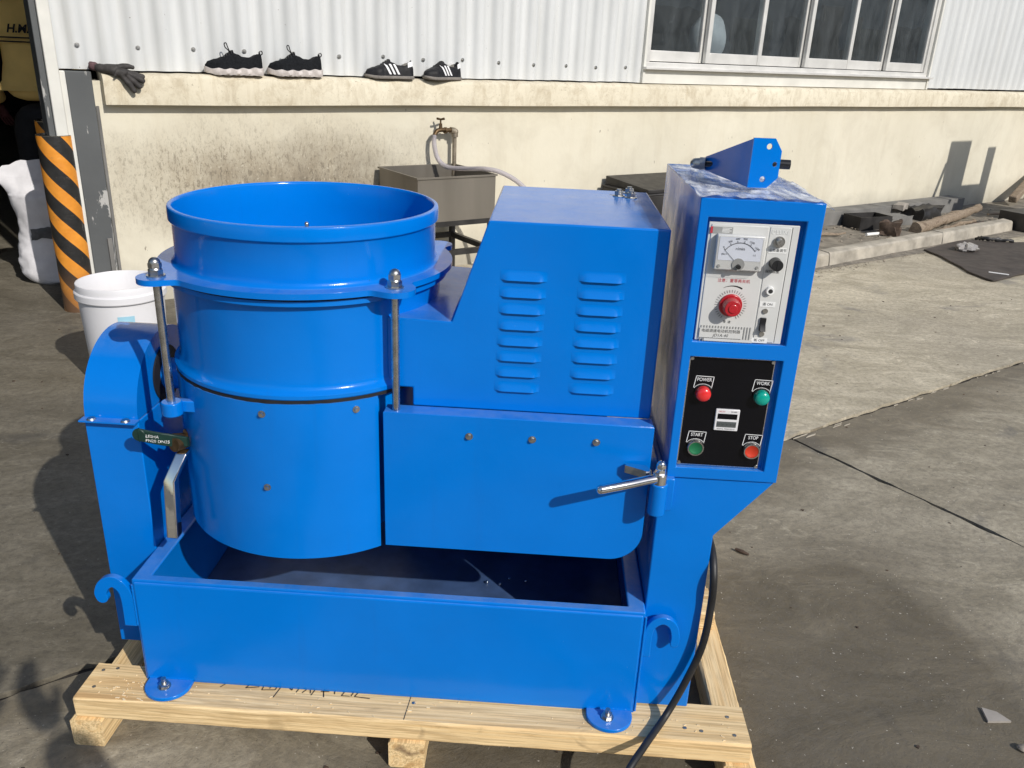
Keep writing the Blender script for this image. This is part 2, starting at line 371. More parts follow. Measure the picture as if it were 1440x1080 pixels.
# ------------------------------------------------------------------ mesh builder
FR = {}          # object -> origin in the coordinate frame its parts are written in
class MB:
    def __init__(s): s.v = []; s.f = []; s.mi = []
    def add(s, vs, fs, mi=0):
        o = len(s.v); s.v += [Vector(p) for p in vs]
        for f in fs: s.f.append([i+o for i in f]); s.mi.append(mi)
        return s
    def box(s, x0, x1, y0, y1, z0, z1, mi=0):
        return s.add([(x0, y0, z0), (x1, y0, z0), (x1, y1, z0), (x0, y1, z0), (x0, y0, z1), (x1, y0, z1), (x1, y1, z1), (x0, y1, z1)],
                     [(3, 2, 1, 0), (4, 5, 6, 7), (0, 1, 5, 4), (1, 2, 6, 5), (2, 3, 7, 6), (3, 0, 4, 7)], mi)
    def prism(s, poly, a, b, axis='y', mi=0):
        """poly in (x,z) for y, (x,y) for z, (y,z) for x; extruded a..b"""
        n = len(poly); ar = sum(poly[i][0]*poly[(i+1) % n][1]-poly[(i+1) % n][0]*poly[i][1] for i in range(n))
        if ar < 0: poly = poly[::-1]
        mk = {'y': lambda p, t: (p[0], t, p[1]), 'z': lambda p, t: (p[0], p[1], t), 'x': lambda p, t: (t, p[0], p[1])}[axis]
        vs = [mk(p, a) for p in poly]+[mk(p, b) for p in poly]
        fs = [list(range(n))[::-1], list(range(n, 2*n))]+[(i, (i+1) % n, n+(i+1) % n, n+i) for i in range(n)]
        if axis == 'y': fs = [list(f)[::-1] for f in fs]
        return s.add(vs, fs, mi)
    def ring(s, outer, inner, z0, z1, mi=0):
        n = len(outer)
        vs = [(*p, z0) for p in outer]+[(*p, z0) for p in inner]+[(*p, z1) for p in outer]+[(*p, z1) for p in inner]
        fs = []
        for i in range(n):
            j = (i+1) % n
            fs += [(i, j, 2*n+j, 2*n+i), (n+j, n+i, 3*n+i, 3*n+j), (2*n+i, 2*n+j, 3*n+j, 3*n+i), (j, i, n+i, n+j)]
        return s.add(vs, fs, mi)
    def cyl(s, p0, p1, r0, r1=None, n=24, mi=0, caps=True):
        p0, p1 = Vector(p0), Vector(p1); r1 = r0 if r1 is None else r1
        d = (p1-p0).normalized(); a = d.orthogonal().normalized(); b = d.cross(a)
        vs = []
        for p, r in ((p0, r0), (p1, r1)):
            vs += [p+(a*math.cos(2*math.pi*i/n)+b*math.sin(2*math.pi*i/n))*r for i in range(n)]
        fs = [(i, (i+1) % n, n+(i+1) % n, n+i) for i in range(n)]
        if caps: fs += [list(range(n))[::-1], list(range(n, 2*n))]
        return s.add(vs, fs, mi)
    def lathe(s, prof, c=(0, 0), n=96, a0=0, a1=2*math.pi, mi=0):
        full = abs(a1-a0-2*math.pi) < 1e-6; k = len(prof); m = n if full else n+1
        vs = []
        for i in range(m):
            t = a0+(a1-a0)*i/n
            vs += [(c[0]+r*math.cos(t), c[1]+r*math.sin(t), z) for r, z in prof]
        fs = []
        for i in range(n):
            j = (i+1) % m
            for q in range(k-1): fs.append((i*k+q, j*k+q, j*k+q+1, i*k+q+1))
        return s.add(vs, fs, mi)
    def tube(s, path, r, n=12, mi=0, caps=True):
        P = [Vector(p) for p in path]; rs = r if isinstance(r, (list, tuple)) else [r]*len(P)
        tang = [(P[min(i+1, len(P)-1)]-P[max(i-1, 0)]).normalized() for i in range(len(P))]
        a = tang[0].orthogonal().normalized(); vs = []
        for i, p in enumerate(P):
            a = (a-tang[i]*a.dot(tang[i])).normalized(); b = tang[i].cross(a)
            vs += [p+(a*math.cos(2*math.pi*q/n)+b*math.sin(2*math.pi*q/n))*rs[i] for q in range(n)]
        fs = [(i*n+q, i*n+(q+1) % n, (i+1)*n+(q+1) % n, (i+1)*n+q) for i in range(len(P)-1) for q in range(n)]
        if caps: fs += [list(range(n))[::-1], [(len(P)-1)*n+q for q in range(n)]]
        return s.add(vs, fs, mi)
    def sphere(s, c, r, n=16, m=10, mi=0, half=False):
        r = (r, r, r) if isinstance(r, (int, float)) else r
        vs = []; top = math.pi/2
        b = 0 if half else -math.pi/2
        for j in range(m+1):
            t = b+(top-b)*j/m
            vs += [(c[0]+r[0]*math.cos(t)*math.cos(2*math.pi*i/n), c[1]+r[1]*math.cos(t)*math.sin(2*math.pi*i/n), c[2]+r[2]*math.sin(t)) for i in range(n)]
        fs = [(j*n+i, j*n+(i+1) % n, (j+1)*n+(i+1) % n, (j+1)*n+i) for j in range(m) for i in range(n)]
        return s.add(vs, fs, mi)
    def ribbon(s, pts, wid, y, t=.0006, mi=0, closed=False):
        """flat stroke in the x-z plane at depth y"""
        n = len(pts); L = range(n if closed else n-1)
        for i in L:
            a, b = Vector(pts[i]), Vector(pts[(i+1) % n]); d = (b-a)
            if d.length < 1e-7: continue
            d.normalize(); q = Vector((-d.y, d.x))*wid/2; a2 = a-d*wid*.3; b2 = b+d*wid*.3
            s.prism([tuple(a2+q), tuple(a2-q), tuple(b2-q), tuple(b2+q)], y-t, y, 'y', mi)
        return s
    def xf(s, M):
        s.v = [M @ v for v in s.v]; return s
    def build(s, name, mats, parent=None, bevel=0, smooth=35, seg=2, center=True):
        mats = mats if isinstance(mats, (list, tuple)) else [mats]
        mats = [MT[m] if isinstance(m, str) else m for m in mats]
        if center and s.v:
            lo = Vector(min(v[i] for v in s.v) for i in range(3)); hi = Vector(max(v[i] for v in s.v) for i in range(3)); c = (lo+hi)/2
        else: c = Vector((0, 0, 0))
        me = bpy.data.meshes.new(name); me.from_pydata([tuple(v-c) for v in s.v], [], s.f)
        for m in mats: me.materials.append(m)
        if len(mats) > 1: me.polygons.foreach_set('material_index', s.mi)
        if smooth:
            me.polygons.foreach_set('use_smooth', [True]*len(s.f)); me.update(); me.set_sharp_from_angle(angle=R(smooth))
        me.update()
        o = bpy.data.objects.new(name, me); COL.objects.link(o)
        if parent is not None:
            o.parent = parent; o.location = c-FR[parent]
        else: o.location = c
        FR[o] = c
        if bevel:
            b = o.modifiers.new('bevel', 'BEVEL'); b.width = bevel; b.segments = seg; b.limit_method = 'ANGLE'; b.angle_limit = R(40); b.harden_normals = False
        return o

def tag(o, label, cat=None, group=None):
    o['label'] = label
    if cat: o['category'] = cat
    if group: o['group'] = group
    return o
def thing(name, label, cat, loc=(0, 0, 0), rz=0, group=None, frame='world'):
    o = bpy.data.objects.new(name, None); COL.objects.link(o); o.empty_display_size = .1
    o.location = loc; o.rotation_euler = (0, 0, rz); FR[o] = Vector(loc) if frame == 'world' else Vector((0, 0, 0))
    return tag(o, label, cat, group)
def struct(o): o['kind'] = 'structure'; return o
def dup(o, parent, loc):
    c = o.copy(); COL.objects.link(c); c.parent = parent; c.location = loc; return c
def smooth_path(pts, k=8):
    P = [Vector(p) for p in pts]; out = []
    for i in range(len(P)-1):
        a = P[max(i-1, 0)]; b = P[i]; c = P[i+1]; d = P[min(i+2, len(P)-1)]
        for j in range(k):
            t = j/k; out.append(.5*((2*b)+(c-a)*t+(2*a-5*b+4*c-d)*t*t+(3*b-a-3*c+d)*t**3))
    out.append(P[-1]); return out
def rrect(x0, x1, z0, z1, r, n=5, corners=(1, 1, 1, 1)):
    """rounded rectangle; corners order: bl, br, tr, tl"""
    out = []
    for (cx, cz, a, on, px, pz) in ((x0+r, z0+r, math.pi, corners[0], x0, z0), (x1-r, z0+r, 1.5*math.pi, corners[1], x1, z0), (x1-r, z1-r, 0, corners[2], x1, z1), (x0+r, z1-r, .5*math.pi, corners[3], x0, z1)):
        if on: out += [(cx+r*math.cos(a+.5*math.pi*i/n), cz+r*math.sin(a+.5*math.pi*i/n)) for i in range(n+1)]
        else: out.append((px, pz))
    return out
def hexp(c, r, a=0): return [(c[0]+r*math.cos(a+math.pi/3*i), c[1]+r*math.sin(a+math.pi/3*i)) for i in range(6)]
def text_into(mb, s, size, x, z, y, mi=0, sx=1, shear=0, rot=0, bold=0):
    cu = bpy.data.curves.new('t', 'FONT'); cu.body = s; cu.size = size; cu.align_x = 'CENTER'; cu.align_y = 'CENTER'; cu.resolution_u = 3
    cu.shear = shear; cu.offset = bold
    ob = bpy.data.objects.new('t', cu); COL.objects.link(ob)
    me = bpy.data.meshes.new_from_object(ob.evaluated_get(bpy.context.evaluated_depsgraph_get()))
    ca, sa = math.cos(rot), math.sin(rot)
    vs = []
    for v in me.vertices:
        a, b = v.co.x*sx, v.co.y; vs.append((x+a*ca-b*sa, y, z+a*sa+b*ca))
    if len(vs): mb.add(vs, [list(p.vertices) for p in me.polygons], mi)
    bpy.data.objects.remove(ob); bpy.data.curves.remove(cu); bpy.data.meshes.remove(me)

# ------------------------------------------------------------------ ground
def jitter_line(a, b, step=.12, amp=.0042):
    a, b = Vector(a), Vector(b); n = max(2, int((b-a).length/step)); d = (b-a).normalized(); q = Vector((-d.y, d.x))
    return [a+(b-a)*i/n+q*(mnoise.noise(Vector((a.x+i*.37, a.y, 3.1)))*amp*2.4+mnoise.noise(Vector((a.x+i*1.7, a.y, 8.1)))*amp) for i in range(n)]
g = MB(); S = 150
g.add([(-S, -S, -.014), (S, -S, -.014), (S, S, -.014), (-S, S, -.014)], [(0, 1, 2, 3)])
ground = struct(g.build('ground', 'joint', None, center=False, smooth=0))
tag(ground, 'weathered grey brown concrete yard with open joints between its slabs')
JV = 1.648; JU = 2.402
def slab(u0, u1, v0, v1, mat='concrete'):
    gp = .0065; g0 = .011 if abs(v0-JV) < .01 else gp; g1 = .011 if abs(v1-JV) < .01 else gp
    cs = [(u0+gp, v0+g0), (u1-gp, v0+g0), (u1-gp, v1-g1), (u0+gp, v1-g1)]
    out = []
    for i in range(4): out += jitter_line(cs[i], cs[(i+1) % 4], .03 if max(abs(c) for c in (u0, u1)) < 12 else 1.5)
    pts = [Wp(p.x, p.y) for p in out]
    MB().prism([(p.x, p.y) for p in pts], -.013, 0, 'z').build('concrete_slab', mat, ground, center=False, smooth=0)
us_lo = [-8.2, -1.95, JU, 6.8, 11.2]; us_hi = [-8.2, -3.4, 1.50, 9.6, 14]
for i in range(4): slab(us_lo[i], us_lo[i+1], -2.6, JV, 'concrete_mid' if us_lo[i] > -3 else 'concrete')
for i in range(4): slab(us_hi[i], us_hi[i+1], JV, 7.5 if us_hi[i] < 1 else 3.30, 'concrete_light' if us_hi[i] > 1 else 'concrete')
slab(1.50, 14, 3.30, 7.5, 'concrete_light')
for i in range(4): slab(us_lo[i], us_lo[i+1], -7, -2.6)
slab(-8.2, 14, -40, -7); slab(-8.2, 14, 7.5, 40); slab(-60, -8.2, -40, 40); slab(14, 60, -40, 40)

# ------------------------------------------------------------------ factory building (local frame: x along wall, y inwards, z up)
bld = thing('factory_building', 'factory building with cream rendered plinth, white corrugated cladding and dark doorway', 'building', Wp(0, WD), WA, frame='local')
m = MB(); m.box(.66, 13, 0, .24, 0, 1.06); plinth = m.build('plinth_wall', 'cream', bld, center=False)
# ledge with slightly uneven, worn upper edge
lm = MB(); n = 240; prof = []
for i in range(n+1):
    u = .70+12.2*i/n; dz = mnoise.noise(Vector((u*3, 0, 0)))*.010+mnoise.noise(Vector((u*11, 4, 0)))*.004
    f = -.058+mnoise.noise(Vector((u*2.2, 9, 1)))*.004
    prof.append([(u, .0, .958), (u, f, .958+mnoise.noise(Vector((u*1.1, 7, 2)))*.004), (u, f, 1.070+dz), (u, f+.012, 1.086+dz), (u, f+.03, 1.094+dz*.6), (u, .10, 1.098)])
vs_ = [p for r_ in prof for p in r_]; k = 6
fs_ = [(i*k+q, (i+1)*k+q, (i+1)*k+q+1, i*k+q+1) for i in range(n) for q in range(k-1)]
fs_ += [list(range(k))]
lm.add(vs_, [f[::-1] for f in fs_]); lm.build('ledge', 'ledge', bld, smooth=40, center=False)
def corrugated(u0, u1, z0, z1, per, amp, y, wob=.0):
    mb = MB(); st = per/20; n = int((u1-u0)/st); rows = [z0, z0+.5, z0+1.2, z1]
    for r_, z in enumerate(rows):
        for i in range(n+1):
            u = u0+(u1-u0)*i/n; ph = -math.cos(2*math.pi*u/per); ph = math.copysign(abs(ph)**.8, ph)
            zz = z+(mnoise.noise(Vector((u*2.3, 1, 5)))*wob if r_ == 0 else 0)
            mb.v.append(Vector((u, y+amp*ph+mnoise.noise(Vector((u*1.5, z, 0)))*.006, zz)))
    for r_ in range(len(rows)-1):
        for i in range(n): mb.f.append([r_*(n+1)+i, r_*(n+1)+i+1, (r_+1)*(n+1)+i+1, (r_+1)*(n+1)+i]); mb.mi.append(0)
    return mb
cs1 = corrugated(.535, 4.045, 1.105, 4.6, .1255, .0150, .035, .010).build('corrugated_sheet', 'corr', bld, smooth=60, center=False)
cs2 = corrugated(7.46, 13, 1.112, 4.6, .1255, .0145, .035, .004).build('corrugated_sheet', 'corr', bld, smooth=60, center=False)
for i in range(14):
    u = .6275+.251*i+random.uniform(-.006, .006); z = 1.212-.0016*i+random.uniform(-.006, .006)
    mb = MB(); mb.cyl((u, .024, z), (u, .0165, z), .0105, n=14); mb.prism(hexp((u, z), .0062), .010, .018, 'y')
    mb.build('roofing_screw', 'boltsteel', cs1)
# window band
win = MB()
win.box(4.05, 7.43, .02, .12, 1.196, 1.235); win.box(4.05, 7.43, .02, .12, 2.42, 2.47)
win.box(4.05, 4.10, .02, .12, 1.235, 2.42); win.box(7.38, 7.43, .02, .12, 1.235, 2.42)
win.box(4.03, 7.47, -.03, .03, 1.188, 1.206)
win = win.build('window', 'alu', bld, bevel=.003, center=False)
edges = [4.105, 4.66, 5.21, 5.76, 6.30, 6.84, 7.375]
for i in range(6):
    a, b = edges[i]-(.018 if i % 2 else 0), edges[i+1]+(.018 if i % 2 else 0); y = .034 if i % 2 else .074
    s = MB(); z0, z1 = 1.240, 2.415; t = .040
    s.box(a, a+t, y, y+.03, z0, z1); s.box(b-t, b, y, y+.03, z0, z1); s.box(a+t, b-t, y+.002, y+.028, z0, z0+.070); s.box(a+t, b-t, y+.002, y+.028, z1-.05, z1)
    s.build('sash', 'alu', win, bevel=.003, center=False)
    MB().box(a+t-.004, b-t+.004, y+.012, y+.016, z0+.065, z1-.045).build('pane', 'glass', win, smooth=0)
mb = MB(); mb.box(4.05, 7.455, .012, .05, 1.100, 1.186); mb.box(4.03, 4.052, .0, .05, 1.10, 4.6); mb.box(7.432, 7.458, .0, .05, 1.10, 4.6)
mb.build('window_trim', 'whitesteel', bld, bevel=.002, center=False)
mb = MB(); mb.box(4.052, 7.432, .05, .2, 2.47, 4.6); mb.build('upper_panel', 'corr', bld, center=False)
# door jamb and grey post
mb = MB(); mb.box(.482, .532, -.03, .02, 0, 4.6); mb.box(.532, .556, -.012, .03, 0, 1.10)
mb.build('door_jamb', 'whitesteel', bld, bevel=.004, center=False)
mb = MB(); mb.box(.455, .4815, -.01, .16, 0, 4.6); mb.build('jamb_channel', 'greypost', bld, bevel=.003, center=False)
mb = MB(); mb.box(.5565, .664, -.004, .16, 0, 1.099); mb.build('grey_post', 'greypost', bld, bevel=.004, center=False)
mb = MB(); mb.box(.632, .652, -.016, -.005, 0, .34); mb.box(.6645, .678, -.006, 0.05, 0, .95); mb.build('wall_end_batten', 'greybeam', bld, bevel=.002, center=False)
# body of the hall: it is what keeps the inside dark
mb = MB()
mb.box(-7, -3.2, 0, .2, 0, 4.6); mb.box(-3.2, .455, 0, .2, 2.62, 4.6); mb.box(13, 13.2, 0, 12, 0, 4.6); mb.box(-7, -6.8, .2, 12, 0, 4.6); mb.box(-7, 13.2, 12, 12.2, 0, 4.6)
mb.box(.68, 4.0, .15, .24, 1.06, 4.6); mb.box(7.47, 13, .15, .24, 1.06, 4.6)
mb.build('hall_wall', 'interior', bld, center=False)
mb = MB(); mb.box(-7.2, 13.4, -.15, 12.4, 4.6, 4.72); mb.build('roof', 'roofsheet', bld, center=False)
mb = MB(); mb.box(-3.3, .50, -1.48, 0, 2.50, 2.56); mb.box(-3.3, .50, -1.50, -1.48, 2.44, 2.56); mb.build('shade_canopy', 'roofsheet', bld, center=False)  # unseen canopy added and sized to keep sun out of the doorway

# ------------------------------------------------------------------ kerb
kerb = struct(tag(MB().box(3.35, 7.95, 3.26-WD, 3.56-WD, -.012, .004).xf(Matrix.Translation(Wp(0, WD)) @ Matrix.Rotation(WA, 4, 'Z')).build('kerb', 'dust', None, smooth=0), 'low concrete kerb in front of the cream wall'))
def kerbstone(u0, u1, sd):
    mb = MB(); n = 40; rows = []
    for i in range(n+1):
        u = u0+(u1-u0)*i/n; e = lambda a: mnoise.noise(Vector((u*6, a, sd)))*.006+mnoise.noise(Vector((u*25, a, sd)))*.003
        f0 = 3.305+.045*(u-4.8); rows.append([Wp(u, f0+e(1), .0), Wp(u, f0+.008+e(2), .076+e(3)), Wp(u, f0+.02+e(4), .088+e(5)*.6), Wp(u, f0+.095, .092+e(6)*.6), Wp(u, f0+.112, .084), Wp(u, f0+.118, 0)])
    mb.add([p for r_ in rows for p in r_], [(i*6+q, (i+1)*6+q, (i+1)*6+q+1, i*6+q+1) for i in range(n) for q in range(5)]+[[0, 1, 2, 3, 4, 5], [n*6+q for q in (5, 4, 3, 2, 1, 0)]])
    mb.f = [f[::-1] for f in mb.f]
    mb.build('kerb_stone', 'kerb', kerb, smooth=30)
for i, (a, b) in enumerate(((3.4, 4.9), (4.908, 6.42), (6.43, 7.62))): kerbstone(a, b, i*3.3)
# strip of sandy dirt between kerb and wall
mb = MB(); n, k = 60, 12
for i in range(n+1):
    for j in range(k+1):
        u = 3.3+9*i/n; v0_ = min(3.41+.045*(u-4.8), 3.60); v = v0_+(4.378-v0_)*j/k
        mb.v.append(Wp(u, v, .006+.03*max(0, mnoise.noise(Vector((u*1.6, v*2.4, 0)))+.25)*min(1, j/2)*min(1, max(0, (8.4-u)))+.004*mnoise.noise(Vector((u*9, v*9, 2)))))
mb.f = [[i*(k+1)+j, (i+1)*(k+1)+j, (i+1)*(k+1)+j+1, i*(k+1)+j+1] for i in range(n) for j in range(k)]; mb.mi = [0]*len(mb.f)
o = mb.build('dirt_strip', 'dust', None, smooth=60); o['kind'] = 'structure'; o['label'] = 'strip of sandy dirt between the kerb and the cream wall'

# ------------------------------------------------------------------ pallet
pal = thing('wooden_pallet', 'pale new pine pallet carrying the blue machine', 'pallet', (-.2, 1.6, 0))
def board(x0, x1, y0, y1, z0, z1, name, mat='wood'):
    mb = MB(); lon = (x1-x0) > (y1-y0); n = 90; sd = x0*13+y0*7
    prof = []
    for i in range(n+1):
        t = i/n; L_ = (x1-x0) if lon else (y1-y0); a0_, a1_ = ((y0, y1) if lon else (x0, x1)); e = lambda k_, f_=9, A=.0016: (mnoise.noise(Vector((t*L_*f_, k_, sd)))+.5*mnoise.noise(Vector((t*L_*f_*6, k_, sd+3))))*A
        c_ = .0035
        ring_ = [(a0_+e(1), z0+c_+abs(e(2))), (a0_+e(3), z1-c_-abs(e(4, 30))), (a0_+c_+abs(e(5, 30)), z1+e(6, 3, .0008)), (a1_-c_-abs(e(7, 30)), z1+e(8, 3, .0008)), (a1_+e(9), z1-c_-abs(e(10, 30))), (a1_+e(11), z0+c_), (a1_-c_, z0), (a0_+c_, z0)]
        for (a, z) in ring_:
            endj = .0018*mnoise.noise(Vector((a*90, z*60, sd+t*5))) if i in (0, n) else 0
            mb.v.append(Vector((x0+L_*t+endj, a, z)) if lon else Vector((a, y0+L_*t+endj, z)))
    for i in range(n):
        for q_ in range(8): f_ = [i*8+q_, (i+1)*8+q_, (i+1)*8+(q_+1) % 8, i*8+(q_+1) % 8]; mb.f.append(f_ if not lon else f_[::-1]); mb.mi.append(0)
    mb.f += [list(range(8)) if not lon else list(range(8)), [n*8+q_ for q_ in range(8)][::-1]]; mb.mi += [0, 0]
    if not lon: pass
    o = mb.build(name, mat, pal, smooth=30); return o
fb = board(-.834, .428, 1.168, 1.268, .062, .108, 'deck_board')
board(-.834, .428, 1.55, 1.65, .062, .108, 'deck_board'); board(-.834, .428, 1.94, 2.04, .062, .108, 'deck_board')
for x0, x1 in ((-.845, -.783), (-.240, -.172), (.382, .442)): board(x0, x1, 1.163, 2.05, 0, .0615, 'bearer', 'woody')
for x, y in ((-.81, 1.20), (-.815, 1.245), (-.79, 1.252), (-.2, 1.215), (-.215, 1.245), (.40, 1.19), (.395, 1.235), (.31, 1.20), (.34, 1.195)):
    MB().cyl((x, y, .1082), (x, y, .1092), .0035, n=10).build('nail', 'boltsteel', fb)
# pencil line and hand scrawl on the front board
mb = MB()
def stroke(pts, w_=.0016):
    for a, b in zip(pts[:-1], pts[1:]):
        a, b = Vector(a), Vector(b); d = (b-a).normalized(); q = Vector((-d.y, d.x))*w_/2
        mb.add([(*(a+q), .1087), (*(a-q), .1087), (*(b-q), .1087), (*(b+q), .1087)], [(0, 1, 2, 3)])
stroke([(-.206, 1.264), (-.212, 1.172)], .0012)
mb.build('pencil_line', 'ink', fb, smooth=0); mb = MB()
scr = [[(0, .0), (.010, .012), (.022, .014)], [(.055, .020), (.042, .002), (.064, .006)], [(.072, .016), (.070, 0), (.092, .002), (.094, .015), (.076, .014)], [(.084, .018), (.082, .004)],
       [(.102, .018), (.094, -.014)], [(.102, .016), (.120, .004), (.118, .016)], [(.132, .014), (.128, .000)], [(.138, .000), (.148, .014), (.152, .000)], [(.160, .016), (.154, -.004)], [(.170, .016), (.176, -.006)],
       [(.168, .006), (.182, .007)], [(.190, .015), (.192, .002)], [(.186, .010), (.206, .010)], [(.210, .014), (.204, .0), (.218, .0)], [(.224, .014), (.220, .0)], [(.232, .012), (.226, .0), (.252, -.002)]]
for st in scr:
    mb = MB(); stroke([(-.575+x*1.15, 1.222+y*1.2-.004*x) for x, y in st], .0021); mb.build('pen_stroke', 'ink', fb, smooth=0)

# ------------------------------------------------------------------ the machine
mach = thing('finishing_machine', 'bright blue centrifugal finishing machine with open round drum and control cabinet', 'machine', (-.25, 1.55, .108))
# --- tray
X0, X1, Y0, Y1, Z0, Z1 = -.7225, .2177, 1.229, 1.86, .108, .339
fl, ff = .032, .017
mb = MB()
o4 = [(X0, Y0), (X1, Y0), (X1, Y1), (X0, Y1)]; i4 = [(X0+fl, Y0+ff), (X1-fl, Y0+ff), (X1-fl, Y1-ff), (X0+fl, Y1-ff)]
vs_ = [(*p, Z0) for p in o4]+[(*p, Z1) for p in o4]+[(*p, Z1) for p in i4]+[(*p, Z1-.006) for p in i4]+[(x+(.028 if x < 0 else -.028)*-1, y-(.02 if y < 1.5 else -.02), Z1-.006) for x, y in i4]
vs_ += [(v[0], v[1], Z0+.006) for v in vs_[16:20]]; in_ = vs_[16:20]
fs_ = []
for i in range(4):
    j = (i+1) % 4
    fs_ += [(i, j, 4+j, 4+i), (4+i, 4+j, 8+j, 8+i), (8+i, 8+j, 12+j, 12+i), (12+i, 12+j, 16+j, 16+i), (16+i, 16+j, 20+j, 20+i)]
fs_ += [(20, 21, 22, 23), (3, 2, 1, 0)]
mb.add(vs_, fs_)
tray = mb.build('tray', 'blue', mach, bevel=.005, seg=3)
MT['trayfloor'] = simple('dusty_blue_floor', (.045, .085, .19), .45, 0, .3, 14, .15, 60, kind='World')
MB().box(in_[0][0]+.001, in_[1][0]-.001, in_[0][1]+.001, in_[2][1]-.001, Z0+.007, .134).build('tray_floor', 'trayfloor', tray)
for x in (-.671, .169):
    mb = MB(); r = .043
    poly = [(x-r, Y0+.0), (x-r, Y0-.016)]+[(x+r*math.cos(math.pi+math.pi*i/20), Y0-.016+(r*.92)*math.sin(math.pi+math.pi*i/20)) for i in range(1, 20)]+[(x+r, Y0-.016), (x+r, Y0)]
    mb.prism(poly, .1085, .1165, 'z'); ft = mb.build('mounting_foot', 'blue', tray, bevel=.0015)
    mb = MB(); by = Y0-.024
    mb.cyl((x-.004, by, .1165), (x-.004, by, .1185), .012); mb.prism(hexp((x-.004, by), .0095, .3), .1185, .126, 'z'); mb.cyl((x-.004, by, .126), (x-.004, by, .136), .0048, n=12)
    mb.build('anchor_bolt', 'boltsteel', tray)
# weld-on rear feet
for x in (-.671, .169):
    MB().box(x-.04, x+.04, Y1, Y1+.05, .1085, .1165).build('mounting_foot', 'blue', tray, bevel=.002)
def hook(path, y0, y1, wid, name):
    P = smooth_path([(a, 0, b) for a, b in path], 7); L = []; Rr = []
    for i, p in enumerate(P):
        d = (P[min(i+1, len(P)-1)]-P[max(i-1, 0)]).normalized(); q = Vector((-d.z, 0, d.x))*wid/2
        L.append((p.x+q.x, p.z+q.z)); Rr.append((p.x-q.x, p.z-q.z))
    e = P[-1]; d = (P[-1]-P[-2]).normalized(); cap = []
    for i in range(1, 8):
        a = math.pi/2-math.pi*i/8
        v = Vector((d.x*math.cos(a)-d.z*math.sin(a), 0, d.z*math.cos(a)+d.x*math.sin(a)))*wid/2; cap.append((e.x+v.x, e.z+v.z))
    MB().prism(L+cap+Rr[::-1], y0, y1, 'y').build(name, 'blue', tray, bevel=.0015)
hook([(-.7370, .232), (-.7370, .290), (-.7435, .315), (-.7600, .3275), (-.7775, .320), (-.7860, .302), (-.7845, .291)], 1.231, 1.243, .0225, 'lifting_hook')
hook([(.2265, .240), (.2265, .290), (.234, .312), (.2515, .3215), (.2685, .312), (.2755, .291), (.2755, .272)], 1.231, 1.243, .0155, 'lifting_hook')
MB().box(-.755, -.7227, 1.50, 1.512, .16, .30).build('lifting_hook', 'blue', tray, bevel=.002)
def weld(path, r, parent):
    P = smooth_path(path, 10); Q = []
    for a, b in zip(P[:-1], P[1:]): Q += [a+(b-a)*t for t in (0, .5)]
    Q.append(P[-1]); MB().tube(Q, [r*(1+.35*mnoise.noise(Vector((i*.9, r*999, 1)))) for i in range(len(Q))], 7).build('weld_bead', 'blue', parent, smooth=60)
for x in (-.671, .169): weld([(x-.042, Y0-.001, .1172), (x, Y0-.001, .1172), (x+.042, Y0-.001, .1172)], .003, tray)
weld([(X0-.0005, Y0+.003, .235), (X0-.0005, Y0+.003, .28), (X0-.0005, Y0+.003, .325)], .003, tray); weld([(X1+.0005, Y0+.003, .235), (X1+.0005, Y0+.003, .28), (X1+.0005, Y0+.003, .325)], .003, tray)
weld([(X1+.0005, Y0-.0005, .115), (X1+.0005, Y0-.0005, .22), (X1+.0005, Y0-.0005, .33)], .0022, tray)
# --- inner pedestal
mb = MB(); mb.box(-.30, .16, 1.70, 1.78, .1345, .66); mb.build('pedestal', 'blue', mach, bevel=.004)
# --- drum
DX, DY = -.431, 1.47; C2 = (DX, DY)
mb = MB(); mb.lathe([(.222, .44), (.222, .70), (.05, .70)], C2); mb.lathe([(0.01, .44), (.222, .44)], C2); mb.build('drum_core', 'blue', mach)
mb = MB(); a0, a1 = R(120), R(310.4)
mb.lathe([(.248, .411), (.248, .709), (.2445, .709), (.2445, .411), (.248, .411)], C2, 110, a0, a1); casing = mb.build('drum_casing', 'blue', mach, smooth=50)
mb = MB(); mb.lathe([(.236, .7095), (.2465, .7095), (.2465, .7155), (.236, .7155)], C2, 240)
for v in mb.v:
    d_ = Vector((v.x-DX, v.y-DY)); f_ = 1+(.010*mnoise.noise(Vector((v.x*60, v.y*60, 7)))+.008*mnoise.noise(Vector((v.x*14, v.y*14, 1)))); v.x, v.y = DX+d_.x*f_, DY+d_.y*f_
mb.build('seal', 'seal', casing)
mb = MB(); mb.lathe([(.2, .716), (.2475, .716), (.249, .718), (.249, .724), (.247, .7265), (.2435, .7285), (.240, .733), (.2385, .740), (.238, .75), (.238, .868), (.2395, .874), (.244, .8765), (.2515, .877), (.2515, .8855), (.2, .8855)], C2, 140)
cyl_o = mb.build('drum_wall', 'blue', mach, smooth=30)
mb = MB(); mb.lathe([(.225, .8857), (.2495, .8857), (.2495, .8908), (.225, .8908)], C2, 240)
for v in mb.v:
    d_ = Vector((v.x-DX, v.y-DY)); f_ = 1+(.014*mnoise.noise(Vector((v.x*60, v.y*60, 2)))+.010*mnoise.noise(Vector((v.x*14, v.y*14, 5)))); v.x, v.y = DX+d_.x*f_, DY+d_.y*f_
mb.build('seal', 'seal', cyl_o)
LUG = [(math.atan2(1.275-DY, -.628-DX), math.hypot(1.275-DY, -.628-DX), .031), (math.atan2(1.283-DY, -.2395-DX), math.hypot(1.283-DY, -.2395-DX), .034), (R(35), .262, .03), (R(125), .262, .03)]
outer = []; inner = []
N = 360
